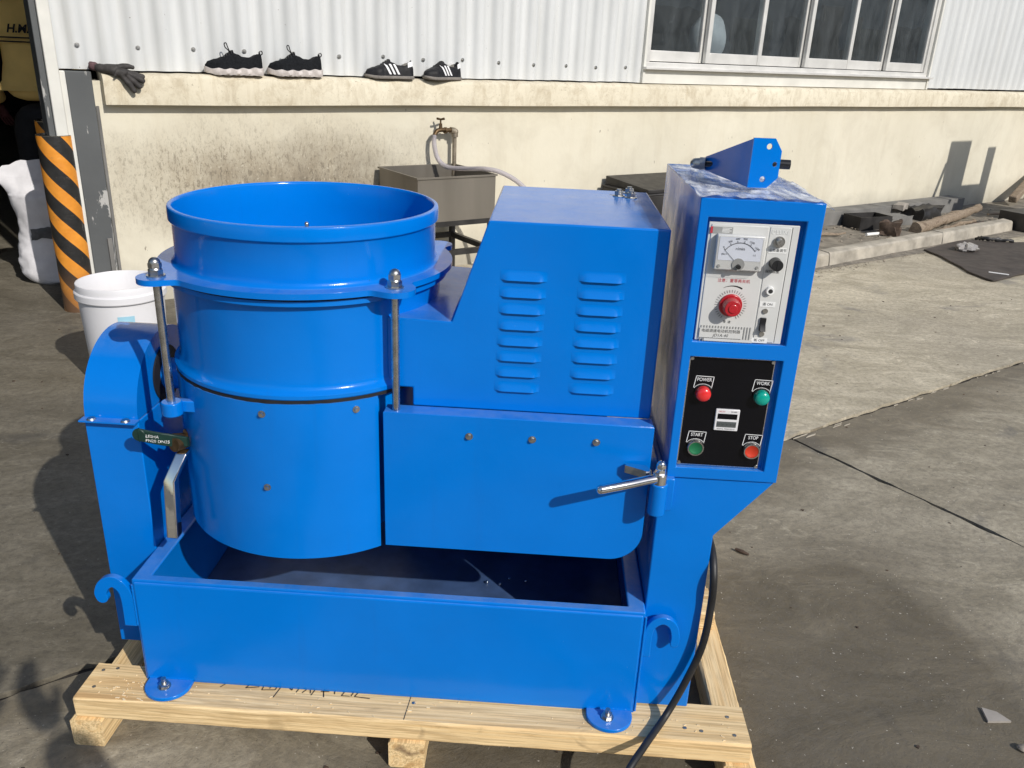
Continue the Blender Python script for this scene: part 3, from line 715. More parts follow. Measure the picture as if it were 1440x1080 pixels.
for i in range(N):
    t = 2*math.pi*i/N; r = .2610
    for la, ld, lr in LUG:
        ph = (t-la+math.pi) % (2*math.pi)-math.pi
        if abs(ph) < .6 and abs(math.sin(ph)) < lr/ld:
            rr = ld*math.cos(ph)+math.sqrt(lr*lr-(ld*math.sin(ph))**2); r = max(r, rr)
    outer.append(r)
for _ in range(3): outer = [max(outer[i], (outer[i-1]+outer[i]+outer[(i+1) % N])/3) for i in range(N)]
op = [(DX+outer[i]*math.cos(2*math.pi*i/N), DY+outer[i]*math.sin(2*math.pi*i/N)) for i in range(N)]
ip = [(DX+.228*math.cos(2*math.pi*i/N), DY+.228*math.sin(2*math.pi*i/N)) for i in range(N)]
mb = MB(); mb.ring(op, ip, .891, .9005)
mb.lathe([(.2290, .80), (.2290, .85), (.2290, .9005), (.2365, .9005), (.2345, .9015), (.2315, .9045), (.2300, .909), (.2292, .916), (.2290, .93), (.2290, .971), (.2305, .9735), (.2335, .9745), (.2345, .976), (.2345, .995), (.2335, .9975), (.2310, .999), (.2275, .999), (.2260, .9975), (.2250, .994), (.2245, .95), (.224, .84), (.215, .80), (.19, .775), (.10, .765), (.002, .763)], C2, 160)
bowl = mb.build('drum_bowl', 'blue', mach, smooth=32)
mb = MB(); mb.cyl((DX+.062, DY-.2185, .997), (DX+.062, DY-.219, 1.003), .0030, n=10); mb.sphere((DX+.062, DY-.219, 1.003), .0034, 10, 6); mb.build('rim_screw', 'boltsteel', bowl)
# tie rods with domed nuts
def domenut(mb, x, y, z, s=1, ax='z'):
    mb.cyl((x, y, z), (x, y, z+.0022*s), .0135*s, n=24); mb.prism(hexp((x, y), .0108*s, .2), z+.0022*s, z+.0105*s, 'z')
    mb.cyl((x, y, z+.0105*s), (x, y, z+.013*s), .0096*s, .0086*s, n=20); mb.prism(hexp((x, y), .0098*s, .55), z+.013*s, z+.020*s, 'z'); mb.sphere((x, y, z+.020*s), (.0086*s, .0086*s, .0085*s), 18, 7, half=True)
for i, (la, ld, lr) in enumerate(LUG[:2]):
    x, y = DX+ld*math.cos(la), DY+ld*math.sin(la)
    rod = MB().cyl((x, y, .66), (x, y, .8912), .0068, n=20).build('tie_rod', 'steel', mach)
    mb = MB(); domenut(mb, x, y, .9006, 1.1); mb.build('domed_nut', 'boltsteel', rod)
    if i == 0:
        mb = MB(); mb.cyl((x, y, .655), (x, y, .680), .0175, n=28); mb.box(x, x+.045, y-.004+.01, y+.02, .657, .678); mb.build('rod_lug', 'blue', casing, bevel=.002)
for X, z in ((-.452, .690), (-.303, .693), (-.452, .553), (-.64, .655)):
    dx = X-DX; y = DY-math.sqrt(.248**2-dx*dx); nrm = Vector((dx, y-DY, 0)).normalized(); p = Vector((X, y, z))
    mb = MB(); mb.cyl(p, p+nrm*.0015, .0062, n=16); mb.cyl(p+nrm*.0015, p+nrm*.006, .0046, .0040, n=6); mb.build('hex_screw', 'boltsteel', casing)
# --- guard plate
PY = 1.270; px0, px1, pz0, pz1 = -.2602, .2006, .420, .685
mb = MB(); mb.prism(rrect(px0, px1, pz0, pz1, .058, 14, (0, 1, 0, 0)), PY, PY+.003, 'y')
plate = mb.build('guard_plate', 'blue', mach, bevel=.001)
mb = MB(); mb.box(px0+.001, px1-.001, PY+.0035, 1.3055, pz1-.0035, pz1-.0002); mb.box(px1-.004, px1-.0004, PY+.0035, 1.32, .50, pz1-.004); mb.build('plate_flange', 'blue', plate, bevel=.0008)
for X, z in ((-.112, .649), (-.004, .650), (.105, .652)):
    mb = MB(); mb.cyl((X, PY, z), (X, PY-.0015, z), .0065, n=16); mb.cyl((X, PY-.0015, z), (X, PY-.006, z), .0048, .0042, n=6); mb.build('hex_screw', 'boltsteel', plate)
# --- motor cover
MY, MYB = 1.306, 1.683
poly = [(-.215, .684), (.1965, .684), (.1965, 1.012), (-.092, 1.012), (-.1487, .840), (-.2588, .8435), (-.2588, .718), (-.215, .718)]
mb = MB(); mb.prism(poly, MY, MYB, 'y'); cover = mb.build('motor_cover', 'blue', mach, bevel=.003, seg=3)
def louver(x0, x1, z0, h=.0165, d=.0058):
    mb = MB(); nx, nz = 16, 7
    for j in range(nz+1):
        for i in range(nx+1):
            s_ = i/nx; t = j/nz; e = min(1, s_*nx/2.6, (1-s_)*nx/2.6); e = e*e*(3-2*e)
            pr = (1-t)**1.35
            mb.v.append(Vector((x0+(x1-x0)*s_, MY-.0003-d*e*pr, z0+h*t)))
    mb.f = [[j*(nx+1)+i, j*(nx+1)+i+1, (j+1)*(nx+1)+i+1, (j+1)*(nx+1)+i] for j in range(nz) for i in range(nx)]; mb.mi = [0]*len(mb.f)
    o_ = len(mb.v); mb.v += [Vector((x0+(x1-x0)*i/nx, MY+.0012, z0)) for i in range(nx+1)]
    for i in range(nx): mb.f.append([i, o_+i, o_+i+1, i+1]); mb.mi.append(1)  # underside faces painted black for the shade in the louver mouth
    return mb
l0 = None
for c_ in range(2):
    for r_ in range(8):
        xa = (-.0705 if c_ == 0 else .0565)-.0005*r_; za = .926-.0278*r_+(.0045 if c_ else 0)
        louver(xa, xa+.0765, za-.0085).build('louver', ['blue', 'seal'], cover, smooth=40)
for X, Y in ((.135, 1.618), (.158, 1.655), (.157, 1.602)):
    mb = MB(); mb.cyl((X, Y, 1.012), (X, Y, 1.0135), .012, n=18); mb.prism(hexp((X, Y), .0088, .3), 1.0135, 1.022, 'z'); mb.cyl((X, Y, 1.022), (X, Y, 1.0255), .005, n=12); mb.build('hex_bolt', 'boltsteel', cover)
# --- belt guard (left)
gx0, gx1 = -.8245, -.7237; gy, gz, gr = 1.470, .607, .136
mb = MB(); mb.prism([(gy-gr, .109), (gy+gr, .109), (gy+gr, gz), (gy-gr, gz)], gx0, gx1, 'x'); guard = mb.build('belt_guard', 'blue', mach, bevel=.002)
mb = MB(); poly = [(gy+gr-.002, gz+.003)]+[(gy+(gr-.002)*math.cos(math.pi*i/36), gz+.003+(gr-.002)*math.sin(math.pi*i/36)) for i in range(1, 36)]+[(gy-gr+.002, gz+.003)]
mb.prism(poly, gx0+.001, gx1-.001, 'x'); mb.box(gx0-.002, gx1+.002, gy-gr-.016, gy-gr+.004, gz+.0005, gz+.0035); cap = mb.build('guard_cap', 'blue', guard, smooth=30)
for x in (gx0+.018, gx1-.02):
    mb = MB(); mb.cyl((x, gy-gr-.007, gz+.0036), (x, gy-gr-.007, gz+.0066), .0085, .0065, n=20); mb.build('pan_screw', 'boltsteel', guard)
mb = MB(); mb.cyl((gx1, 1.462, .655), (gx1+.003, 1.462, .655), .055, n=40, mi=1); mb.cyl((gx1, 1.462, .655), (-.66, 1.462, .655), .030, n=32); mb.build('shaft_housing', ['blue', 'seal'], mach)  # black disc paints the dark of a hole in the guard side
# --- drain valve
val = MB(); val.cyl((-.655, 1.315, .583), (-.60, 1.335, .583), .013, n=20); val.cyl((-.628, 1.325, .583), (-.628, 1.322, .602), .008, n=16); val.cyl((-.642, 1.292, .586), (-.628, 1.325, .583), .013, n=20)
val = val.build('drain_valve', 'brass', mach)
mb = MB(); pth = [(-.618, 1.300, .5905), (-.640, 1.297, .5925), (-.665, 1.290, .598), (-.699, 1.285, .606)]
P = smooth_path(pth, 6); W_ = [.0085+.0035*min(1, i/8) for i in range(len(P))]
vs_ = []
for i, p in enumerate(P): vs_ += [p+Vector((0, -.002, W_[i])), p+Vector((0, -.002, -W_[i])), p+Vector((0, .003, -W_[i])), p+Vector((0, .003, W_[i]))]
kk = len(P)
fs_ = [(i*4+q, (i+1)*4+q, (i+1)*4+(q+1) % 4, i*4+(q+1) % 4) for i in range(kk-1) for q in range(4)]+[(3, 2, 1, 0), ((kk-1)*4, (kk-1)*4+1, (kk-1)*4+2, (kk-1)*4+3)]
mb.add(vs_, fs_); e = P[-1]; mb.cyl(e+Vector((0, .003, 0)), e+Vector((0, -.002, 0)), .012, n=20); lev = mb.build('valve_lever', 'greenlever', val, bevel=.0012)
mb = MB()
text_into(mb, 'LESHA', .0078, -.676, .6035, 1.2848, rot=-.13); text_into(mb, 'PN20 DN25', .0078, -.668, .594, 1.2845, rot=-.13); text_into(mb, '|', .010, -.636, .5935, 1.2946)
for i, v in enumerate(mb.v):
    j = min(P, key=lambda p: abs(p.x-v.x)); mb.v[i].y = j.y-.0028
mb.build('lever_lettering', 'whiteink', val, smooth=0)
mb = MB()
def sqtube(path, wx, wy):
    vs_ = []
    for p in path: p = Vector(p); vs_ += [p+Vector((-wx, -wy, 0)), p+Vector((wx, -wy, 0)), p+Vector((wx, wy, 0)), p+Vector((-wx, wy, 0))]
    n = len(path); fs_ = [(i*4+q, i*4+(q+1) % 4, (i+1)*4+(q+1) % 4, (i+1)*4+q) for i in range(n-1) for q in range(4)]+[(3, 2, 1, 0), tuple((n-1)*4+q for q in range(4))]
    mb.add(vs_, [f[::-1] for f in fs_])
sqtube([(-.629, 1.300, .572), (-.6445, 1.272, .528), (-.6495, 1.268, .412)], .0105, .011)
mb.build('drain_spout', 'chrome', val, bevel=.003, seg=3)
# --- column
CY = 1.254
mb = MB(); mb.prism([(.2185, .109), (.3215, .109), (.3215, .492), (.4100, .603), (.2185, .603)], CY, 1.56, 'y'); column = mb.build('column', 'blue', mach, bevel=.0025)
# --- control cabinet
BX0, BX1, BZ0, BZ1, BY0, BY1 = .2262, .4112, .6045, 1.073, 1.250, 1.656
FY = BY0+.013
K = FY/1.24
def q(X, z): return X*K, CAMZ-(CAMZ-z)*K
K2 = BY0/1.24
def q2(X, z): return X*K2, CAMZ-(CAMZ-z)*K2
ax0, az0 = q2(.2405, .8515); ax1, az1 = q2(.3855, 1.0465)
bx0, bz0 = q2(.2365, .6295); bx1, bz1 = q2(.3835, .8265)
mb = MB(); xl, xr = (ax0+bx0)/2, (ax1+bx1)/2
gx = [BX0, xl, xr, BX1]; gzs = [BZ0, bz0, bz1, az0, az1, BZ1]; yb = FY+.0012; idx = {}
def gv(i, j, y):
    k_ = (i, j, y)
    if k_ not in idx: idx[k_] = len(mb.v); mb.v.append(Vector((gx[i], y, gzs[j])))
    return idx[k_]
def gf(*f): mb.f.append(list(f)); mb.mi.append(0)
for i in range(3):
    for j in range(5):
        if i == 1 and j in (1, 3):
            gf(gv(i, j, yb), gv(i+1, j, yb), gv(i+1, j+1, yb), gv(i, j+1, yb))
            for (a, b) in (((i, j), (i+1, j)), ((i+1, j), (i+1, j+1)), ((i+1, j+1), (i, j+1)), ((i, j+1), (i, j))):
                gf(gv(*a, BY0), gv(*b, BY0), gv(*b, yb), gv(*a, yb))
        else: gf(gv(i, j, BY0), gv(i+1, j, BY0), gv(i+1, j+1, BY0), gv(i, j+1, BY0))
for j in range(5):
    gf(gv(0, j+1, BY0), gv(0, j+1, BY1), gv(0, j, BY1), gv(0, j, BY0)); gf(gv(3, j, BY0), gv(3, j, BY1), gv(3, j+1, BY1), gv(3, j+1, BY0))
for i in range(3):
    gf(gv(i, 5, BY0), gv(i+1, 5, BY0), gv(i+1, 5, BY1), gv(i, 5, BY1)); gf(gv(i, 0, BY1), gv(i+1, 0, BY1), gv(i+1, 0, BY0), gv(i, 0, BY0))
gf(gv(0, 0, BY1), gv(0, 5, BY1), gv(3, 5, BY1), gv(3, 0, BY1))
cab = mb.build('control_cabinet', 'blue', mach, bevel=.0015)
# controller unit (upper, pale)
mb = MB(); a0_, a1_ = xl+.004, xr-.0075
mb.box(a0_, a1_, FY-.006, FY+.0008, az0+.001, az1-.008)
xs = a0_+(a1_-a0_)*.67
mb.box(a0_+.004, xs-.001, FY-.0075, FY-.0055, az0+.003, az1-.011); mb.box(xs+.001, a1_-.012, FY-.0072, FY-.0055, az0+.003, az1-.011)
ctrl = mb.build('controller_panel', 'panelwhite', cab, bevel=.0012)
SY = FY-.0078
# meter
mx, mz = q(.2875, .9985); mw, mh = .036, .027
mb = MB(); mb.box(mx-mw, mx+mw, SY-.011, SY, mz-mh, mz+mh); mb.build('meter_body', 'panelwhite', cab, bevel=.002)
mb = MB(); mb.box(mx-mw+.004, mx+mw-.004, SY-.0115, SY-.0108, mz-mh*.42, mz+mh-.003); mb.build('meter_dial', 'dialwhite', cab)
mb = MB(); yy = SY-.0119
arc = [(mx+.030*math.sin(a), mz-.020+.036*math.cos(a)) for a in [R(-48+96*i/24) for i in range(25)]]
mb.ribbon(arc, .0007, yy, .0001)
for i in range(6):
    a = R(-48+96*i/5); c_ = (mx+.030*math.sin(a), mz-.020+.036*math.cos(a)); d_ = (mx+.032*math.sin(a), mz-.020+.0395*math.cos(a)); mb.ribbon([c_, d_], .0007, yy, .0001)
    text_into(mb, str(i*300), .0042, mx+.0335*math.sin(a), mz-.020+.0425*math.cos(a), yy, rot=-a*.6)
for i in range(26):
    a = R(-48+96*i/25); mb.ribbon([(mx+.030*math.sin(a), mz-.020+.036*math.cos(a)), (mx+.0307*math.sin(a), mz-.020+.0370*math.cos(a))], .0004, yy, .0001)
text_into(mb, 'r/min', .0065, mx, mz+.007, yy); text_into(mb, '85C1', .0038, mx-.023, mz-.002, yy); text_into(mb, '1.5', .0038, mx+.022, mz-.002, yy)
mb.ribbon([(mx-.001, mz-.017), (mx-.0225, mz+.004)], .0005, yy-.0003, .0001)
mb.build('meter_scale', 'ink', cab, smooth=0)
mb = MB(); mb.box(mx-mw+.0008, mx+mw-.0008, SY-.018, SY-.0122, mz-mh+.0008, mz+mh-.0008); mb.build('meter_cover', 'clear', cab, bevel=.003)
mb = MB(); mb.cyl((mx, SY-.0105, mz-.017), (mx, SY-.0125, mz-.017), .0095, n=24, mi=1); mb.cyl((mx, SY-.0125, mz-.0195), (mx, SY-.0195, mz-.0195), .0032, n=16)
for s_ in (-1, 1): mb.cyl((mx+s_*.029, SY-.0105, mz-.0205), (mx+s_*.029, SY-.0125, mz-.0205), .0022, n=12, mi=1)
mb.build('meter_screw', ['black', 'greyrib'], cab)
# red knob
kx, kz = q(.2875, .9155)
mb = MB(); mb.cyl((kx, SY, kz), (kx, SY-.004, kz), .0185, .0175, n=36); mb.cyl((kx, SY-.004, kz), (kx, SY-.021, kz), .0148, .0125, n=30); mb.cyl((kx, SY-.021, kz), (kx, SY-.0225, kz), .0075, .0068, n=24); mb.build('speed_knob', 'redplastic', cab, bevel=.0008)
mb = MB()
for i in range(31):
    a = R(-150+300*i/30); mb.ribbon([(kx+.0205*math.sin(a), kz+.0205*math.cos(a)), (kx+.0245*math.sin(a), kz+.0245*math.cos(a))], .0006, SY-.0001, .0001)
ar = [(kx+.030*math.sin(R(-28+56*i/12)), kz+.031*math.cos(R(-28+56*i/12))) for i in range(13)]
for i in range(12): mb.ribbon([ar[i], ar[i+1]], .0006+.0017*i/12, SY-.0001, .0001)
text_into(mb, '零  速', .0048, kx-.002, kz-.0275, SY-.0001)
mb.build('knob_scale', 'ink', cab, smooth=0)
mb = MB(); text_into(mb, '注意：置零再关机', .0062, mx, q(0, .9535)[1], SY-.0001); mb.build('red_lettering', 'redink', cab, smooth=0)
# vent ribs and name plate
mb = MB(); rz0, rz1 = q(0, .856)[1], q(0, .8815)[1]
for i in range(18):
    x = a0_+.008+i*(xs-a0_-.014)/17; mb.box(x-.0008, x+.0008, SY-.0006, SY+.0003, rz0, rz1)
mb.build('vent_rib', 'greyrib', cab, smooth=0)
mb = MB(); nx0, nx1 = a0_+.006, a0_+.072; nz0, nz1 = rz0+.0065, rz1-.004; mb.box(nx0, nx1, SY-.0016, SY-.0004, nz0, nz1); mb.box(nx0+.008, nx1+.018, SY-.0015, SY-.0004, rz0+.001, rz0+.005); mb.build('name_plate', 'panelwhite', cab)
mb = MB(); text_into(mb, '电磁调速电动机控制器', .0061, (nx0+nx1)/2, nz1-.0042, SY-.0018); text_into(mb, 'JD1A-40', .0068, (nx0+nx1)/2, nz0+.0042, SY-.0018, shear=.25); mb.build('name_lettering', 'ink', cab, smooth=0)
# corner sticker and embossed name
sx_, sz_ = a0_+.020, az1-.0195
mb = MB(); mb.box(sx_-.014, sx_+.016, SY-.0004, SY, sz_-.005, sz_+.005); mb.build('sticker', 'greyrib', cab)
mb = MB(); mb.box(sx_-.0175, sx_-.0142, SY-.0005, SY, sz_-.005, sz_+.005); mb.build('sticker_bar', 'redink', cab)
mb = MB()
for i in range(4): mb.box(sx_, sx_+.014-(i % 2)*.003, SY-.0006, SY-.0004, sz_+.003-i*.002, sz_+.0038-i*.002)
mb.build('sticker_print', 'labelwhite', cab, smooth=0)
ex = (xs+a1_-.012)/2
mb = MB(); text_into(mb, 'DELIXI', .0088, ex, az1-.0185, FY-.0079); mb.build('embossed_lettering', 'labelwhite', cab, smooth=0)
# right strip: trimmer, fuse, lamp, switch and their labels
SR = FY-.0074
_, z1_ = q(0, 1.0165); _, z2_ = q(0, .984); _, z3_ = q(0, .942); _, z4_ = q(0, .912); _, z5_ = q(0, .8885)
mb = MB(); mb.cyl((ex, SR, z1_), (ex, SR-.003, z1_), .0085, n=24); mb.cyl((ex, SR-.003, z1_), (ex, SR-.012, z1_), .0055, .005, n=20); mb.build('trimmer', 'steel', cab)
mb = MB(); mb.cyl((ex-.001, SR, z2_), (ex-.001, SR-.018, z2_), .0095, .0085, n=24); mb.box(ex-.002, ex, SR-.0186, SR-.018, z2_-.006, z2_+.006); mb.build('fuse_holder', 'black', cab, bevel=.0006)
mb = MB(); mb.cyl((ex-.002, SR, z3_), (ex-.002, SR-.006, z3_), .0068, .006, n=24, mi=0); mb.cyl((ex-.002, SR-.006, z3_), (ex-.002, SR-.0064, z3_), .0034, n=18, mi=1); mb.build('indicator_lamp', ['labelwhite', 'ink'], cab)
mb = MB(); mb.prism([(SR, z5_-.0105), (SR, z5_+.0105), (SR-.004, z5_+.0105), (SR-.0035, z5_), (SR-.009, z5_-.0105)], ex-.0095, ex-.0005, 'x'); mb.build('rocker_switch', 'black', cab, bevel=.0006)
for z in (z4_-.0028, z5_-.0165): MB().cyl((ex-.004, SR, z), (ex-.004, SR-.002, z), .0042, n=16).build('strip_screw', 'steel', cab)
for x, z, w_ in ((ex, z1_-.0135, .0135), (ex-.002, z4_+.008, .012), (ex-.006, z5_-.0275, .0125)): MB().box(x-w_, x+w_, SR-.0004, SR, z-.0042, z+.0042).build('strip_label', 'labelwhite', cab)
mb = MB(); text_into(mb, '反馈量调节', .0054, ex, z1_-.0135, SR-.0006); text_into(mb, '保险丝座', .0054, ex-.003, z2_-.0135, SR-.0002); text_into(mb, '通 ON', .0055, ex-.002, z4_+.008, SR-.0006); text_into(mb, '断 OFF', .0055, ex-.006, z5_-.0275, SR-.0006)
mb.box(a1_-.0108, a1_-.0101, FY-.0063, FY-.0058, az0+.003, az1-.011)
mb.build('strip_lettering', 'ink', cab, smooth=0)
# button panel (lower, black)
mb = MB(); mb.box(xl+.001, xr-.009, FY-.004, FY+.0008, bz0+.001, bz1-.001); mb.build('panel_edge', 'aluedge', cab, bevel=.0006)
BYF = FY-.0045
mb = MB(); mb.box(xl+.0032, xr-.0108, BYF, FY-.002, bz0+.0032, bz1-.0032); mb.build('button_panel', 'blackpanel', cab)
for x in (xl+.0052, xr-.0128):
    for z in (bz0+.0055, bz1-.0055): MB().cyl((x, BYF, z), (x, BYF-.0022, z), .0034, .0028, n=14).build('panel_screw', 'steel', cab)
def legend(x, z, s):
    fr_ = MB()
    y = BYF-.0002; w_ = .0142
    for wd_, pts in ((.0011, [(x-w_+.001, z+.0285), (x+w_+.001, z+.0280)]), (.0011, [(x-w_+.001, z+.0285), (x-w_-.0015, z+.0085)]), (.0011, [(x+w_+.001, z+.0280), (x+w_-.0010, z+.0080)])): fr_.ribbon(pts, wd_, y, .0001)
    fr_.ribbon([(x-.0003+.0168*math.cos(R(t)), z-.0003+.0152*math.sin(R(t))) for t in range(148, 31, -8)], .0011, y, .0001)
    text_into(fr_, s, .0086, x+.0003, z+.0224, y, sx=.80, bold=.00005); fr_.build('legend', 'whiteink', cab, smooth=0)
for X, Z, s, kind in ((.2645, .768, 'POWER', 'redlamp'), (.3575, .767, 'WORK', 'teallamp'), (.2645, .671, 'START', 'greenbtn'), (.3560, .671, 'STOP', 'redbtn')):
    x, z = q(X, Z); legend(x, z, s)
    mb = MB()
    if 'lamp' in kind:
        mb.cyl((x, BYF, z), (x, BYF-.003, z), .0140, n=30, mi=1); mb.cyl((x, BYF-.003, z), (x, BYF-.010, z), .0125, .012, n=30)
        mb.add([], []); t_ = MB().sphere((0, 0, 0), (.012, .012, .006), 28, 8, half=True).xf(Matrix.Translation((x, BYF-.010, z)) @ Matrix.Rotation(R(90), 4, 'X')); mb.add(t_.v, t_.f)
        mb.build('pilot_lamp', [kind, 'black'], cab, smooth=50)
    else:
        mb.lathe([(.0105, .0), (.0140, .0), (.0140, .006), (.0132, .0075), (.0115, .0075), (.0112, .003)], (0, 0), 30, mi=1); mb.lathe([(.0001, .0055), (.0085, .0055), (.0098, .0065), (.0112, .0065), (.0112, .002)], (0, 0), 30)
        mb.xf(Matrix.Translation((x, BYF, z)) @ Matrix.Rotation(R(90), 4, 'X')); mb.build('push_button', [kind, 'steel'], cab, smooth=40)
tx, tz = q(.3085, .7235)
mb = MB(); mb.box(tx-.0195, tx+.0195, BYF-.0045, BYF, tz-.019, tz+.019); mb.build('timer', 'whiteplastic', cab, bevel=.001)
mb = MB(); mb.box(tx-.0160, tx+.0160, BYF-.0049, BYF-.004, tz+.002, tz+.0115); mb.build('timer_display', 'blackpanel', cab)
mb = MB(); mb.box(tx-.0160, tx+.0160, BYF-.0049, BYF-.004, tz-.0125, tz-.0025)
for i in range(5): mb.box(tx-.0140+i*.0062, tx-.0096+i*.0062, BYF-.0056, BYF-.0048, tz-.0095, tz-.0052)
mb.build('timer_wheel', 'counterdark', cab)
mb = MB(); text_into(mb, 'DH48S', .0034, tx+.010, tz+.0152, BYF-.0047); text_into(mb, 'DIGITAL TIMER RELAY', .0030, tx, tz-.0158, BYF-.0047)
for i in range(5): text_into(mb, '0', .0042, tx-.0118+i*.0062, tz-.0074, BYF-.0058)
mb.build('timer_lettering', 'ink', cab, smooth=0)
mb = MB(); text_into(mb, 'DELIXI', .0036, tx-.010, tz+.0153, BYF-.0047); mb.build('timer_brand', 'redink', cab, smooth=0)
# --- clamp lever beside the cabinet
mb = MB(); mb.cyl((.2135, 1.236, .541), (.2135, 1.236, .600), .0148, n=30); mb.prism([(.219, .541), (.2405, .545), (.2405, .606), (.219, .606)], 1.240, CY, 'y'); brk = mb.build('lever_bracket', 'blue', column, bevel=.002)
mb = MB(); mb.cyl((.2135, 1.236, .6005), (.2135, 1.236, .617), .0125, n=28)
mb.tube(smooth_path([(.222, 1.238, .609), (.196, 1.228, .6085), (.160, 1.211, .607), (.113, 1.192, .6045)], 5), .0082, n=20); mb.sphere((.113, 1.192, .6045), .0082, 16, 10)
mb.prism([(.200, 1.243), (.192, 1.262), (.160, 1.2655), (.156, 1.2575), (.190, 1.240)], .604, .618, 'z')
domenut(mb, .2135, 1.236, .617, .85)
mb.build('clamp_lever', 'chrome', column, smooth=40)

# --- small steel balls left on the tray floor
for x, y in ((-.090, 1.572), (-.060, 1.568), (-.040, 1.590), (-.002, 1.585)):
    o = MB().sphere((x, y, .1378), .0036, 12, 8).build('steel_ball', 'chrome', None); tag(o, 'tiny bright steel ball lying on the blue tray floor', 'ball', 'steel balls left in the tray')

# ------------------------------------------------------------------ film and bracket on the cabinet top
random.seed(3)
mb = MB(); nx, ny = 46, 70
for j in range(ny+1):
    for i in range(nx+1):
        x = BX0-.004+(BX1-BX0+.012)*i/nx; y = BY0-.003+(BY1-BY0-.03)*j/ny
        v = Vector((x*26, y*15, 1.3)); v2 = Vector((x*22+y*13, y*6-x*4, 2.2)); h = max(0, .30-abs(mnoise.noise(v2)))**2*.030+max(0, .22-abs(mnoise.noise(v2*2.1+Vector((3, 1, 0)))))*.010+abs(mnoise.noise(v*.6))*.004
        z = BZ1+.0012+h
        if i > nx-3: z -= .004*(i-nx+3); x += .004+.006*mnoise.noise(Vector((y*22, 3, 0)))
        mb.v.append(Vector((x, y, max(z, BZ1+.0010) if (2 < j and i < nx-2) else z)))
mb.f = [[j*(nx+1)+i, j*(nx+1)+i+1, (j+1)*(nx+1)+i+1, (j+1)*(nx+1)+i] for j in range(ny) for i in range(nx)]; mb.mi = [0]*len(mb.f)
tag(mb.build('plastic_film', 'film', None, smooth=180), 'crinkled clear plastic film over the top of the control cabinet', 'film')
br = thing('mounting_bracket', 'blue folded steel bracket with bolt holes lying on the control cabinet', 'bracket', (.31, 1.38, BZ1+.008))
bz = BZ1+.009
mb = MB()
# side plate: from small back end to tall front end
def plate3(pts, nrm, t=.0035):
    n_ = Vector(nrm).normalized()*t; a = [Vector(p) for p in pts]; k = len(a)
    mb.add(a+[p+n_ for p in a], [list(range(k))[::-1], list(range(k, 2*k))]+[(i, (i+1) % k, k+(i+1) % k, k+i) for i in range(k)])
fx, fy = .306, 1.318
back = Vector((.266, 1.480, 0)); dirv = (back-Vector((fx, fy, 0)))
plate3([(fx, fy, bz), (fx, fy, bz+.073), (back.x, back.y, bz+.026), (back.x, back.y, bz+.003)], (dirv.y, -dirv.x, 0))
br_body = mb.build('side_plate', 'blue', br, bevel=.001)
# end plate with three real holes: built as a grid of quads round the holes
def holed_plate(poly, holes, r, y0, y1, yaw_, org):
    import bmesh
    bm = bmesh.new(); 
    outer_v = [bm.verts.new((p[0], 0, p[1])) for p in poly]; eds = [bm.edges.new((outer_v[i], outer_v[(i+1) % len(poly)])) for i in range(len(poly))]
    for hx, hz, hr in holes:
        hv = [bm.verts.new((hx+hr*math.cos(2*math.pi*i/18), 0, hz+hr*math.sin(2*math.pi*i/18))) for i in range(18)]
        eds += [bm.edges.new((hv[i], hv[(i+1) % 18])) for i in range(18)]
    bmesh.ops.triangle_fill(bm, use_beauty=True, use_dissolve=False, edges=eds)
    ret = bmesh.ops.extrude_face_region(bm, geom=bm.faces[:]); ev = [e for e in ret['geom'] if isinstance(e, bmesh.types.BMVert)]
    for v in ev: v.co.y += y1-y0
    bmesh.ops.recalc_face_normals(bm, faces=bm.faces[:])
    mb_ = MB(); bm.verts.index_update(); Mx = Matrix.Translation(org) @ Matrix.Rotation(yaw_, 4, 'Z')
    mb_.add([Mx @ v.co for v in bm.verts], [[v.index for v in f.verts] for f in bm.faces]); bm.free(); return mb_
pl = [(0, 0), (.030, 0), (.046, .016), (.046, .056), (.034, .074), (0, .074)]
holed_plate(pl, [(.026, .062, .0045), (.022, .013, .0045), (.038, .036, .0038)], 0, 0, .0035, R(6), (fx, fy-.0036, bz)).build('end_plate', 'blue', br, smooth=0)
mb = MB(); c0 = Vector((back.x-.001, back.y-.008, bz+.0145)); d_ = Vector((-1, .15, 0)).normalized()
mb.cyl(c0, c0+d_*.009, .0115, n=6); mb.cyl(c0+d_*.009, c0+d_*.016, .0095, .0088, n=20)
t_ = MB().sphere((0, 0, 0), (.0088, .0088, .009), 16, 7, half=True).xf(Matrix.Translation(c0+d_*.016) @ d_.to_track_quat('Z', 'Y').to_matrix().to_4x4()); mb.add(t_.v, t_.f)
mb.build('domed_nut', 'boltsteel', br)
mb = MB(); mb.cyl((fx+.02, fy+.055, bz+.031), (fx+.075, fy+.052, bz+.031), .0075, n=20); mb.cyl((back.x, back.y-.01, bz+.0145), (fx+.02, fy+.055, bz+.031), .005, n=14); mb.build('bolt_shank', 'black', br)

# ------------------------------------------------------------------ power cable
pts = [(.29, 1.60, .50), (.315, 1.45, .47), (.3275, 1.30, .455), (.3295, 1.243, .42), (.3320, 1.238, .35), (.327, 1.236, .267), (.305, 1.232, .185), (.274, 1.212, .1235), (.228, 1.141, .1165), (.190, 1.085, .100), (.13, 1.0, .02), (.05, .90, .0075), (-.2, .72, .0075), (-.5, .6, .0075)]
tag(MB().tube(smooth_path(pts, 8), .0068, n=14).build('power_cable', 'rubber', None, smooth=60), 'thick black power cable drooping from the blue column over the pallet', 'cable')

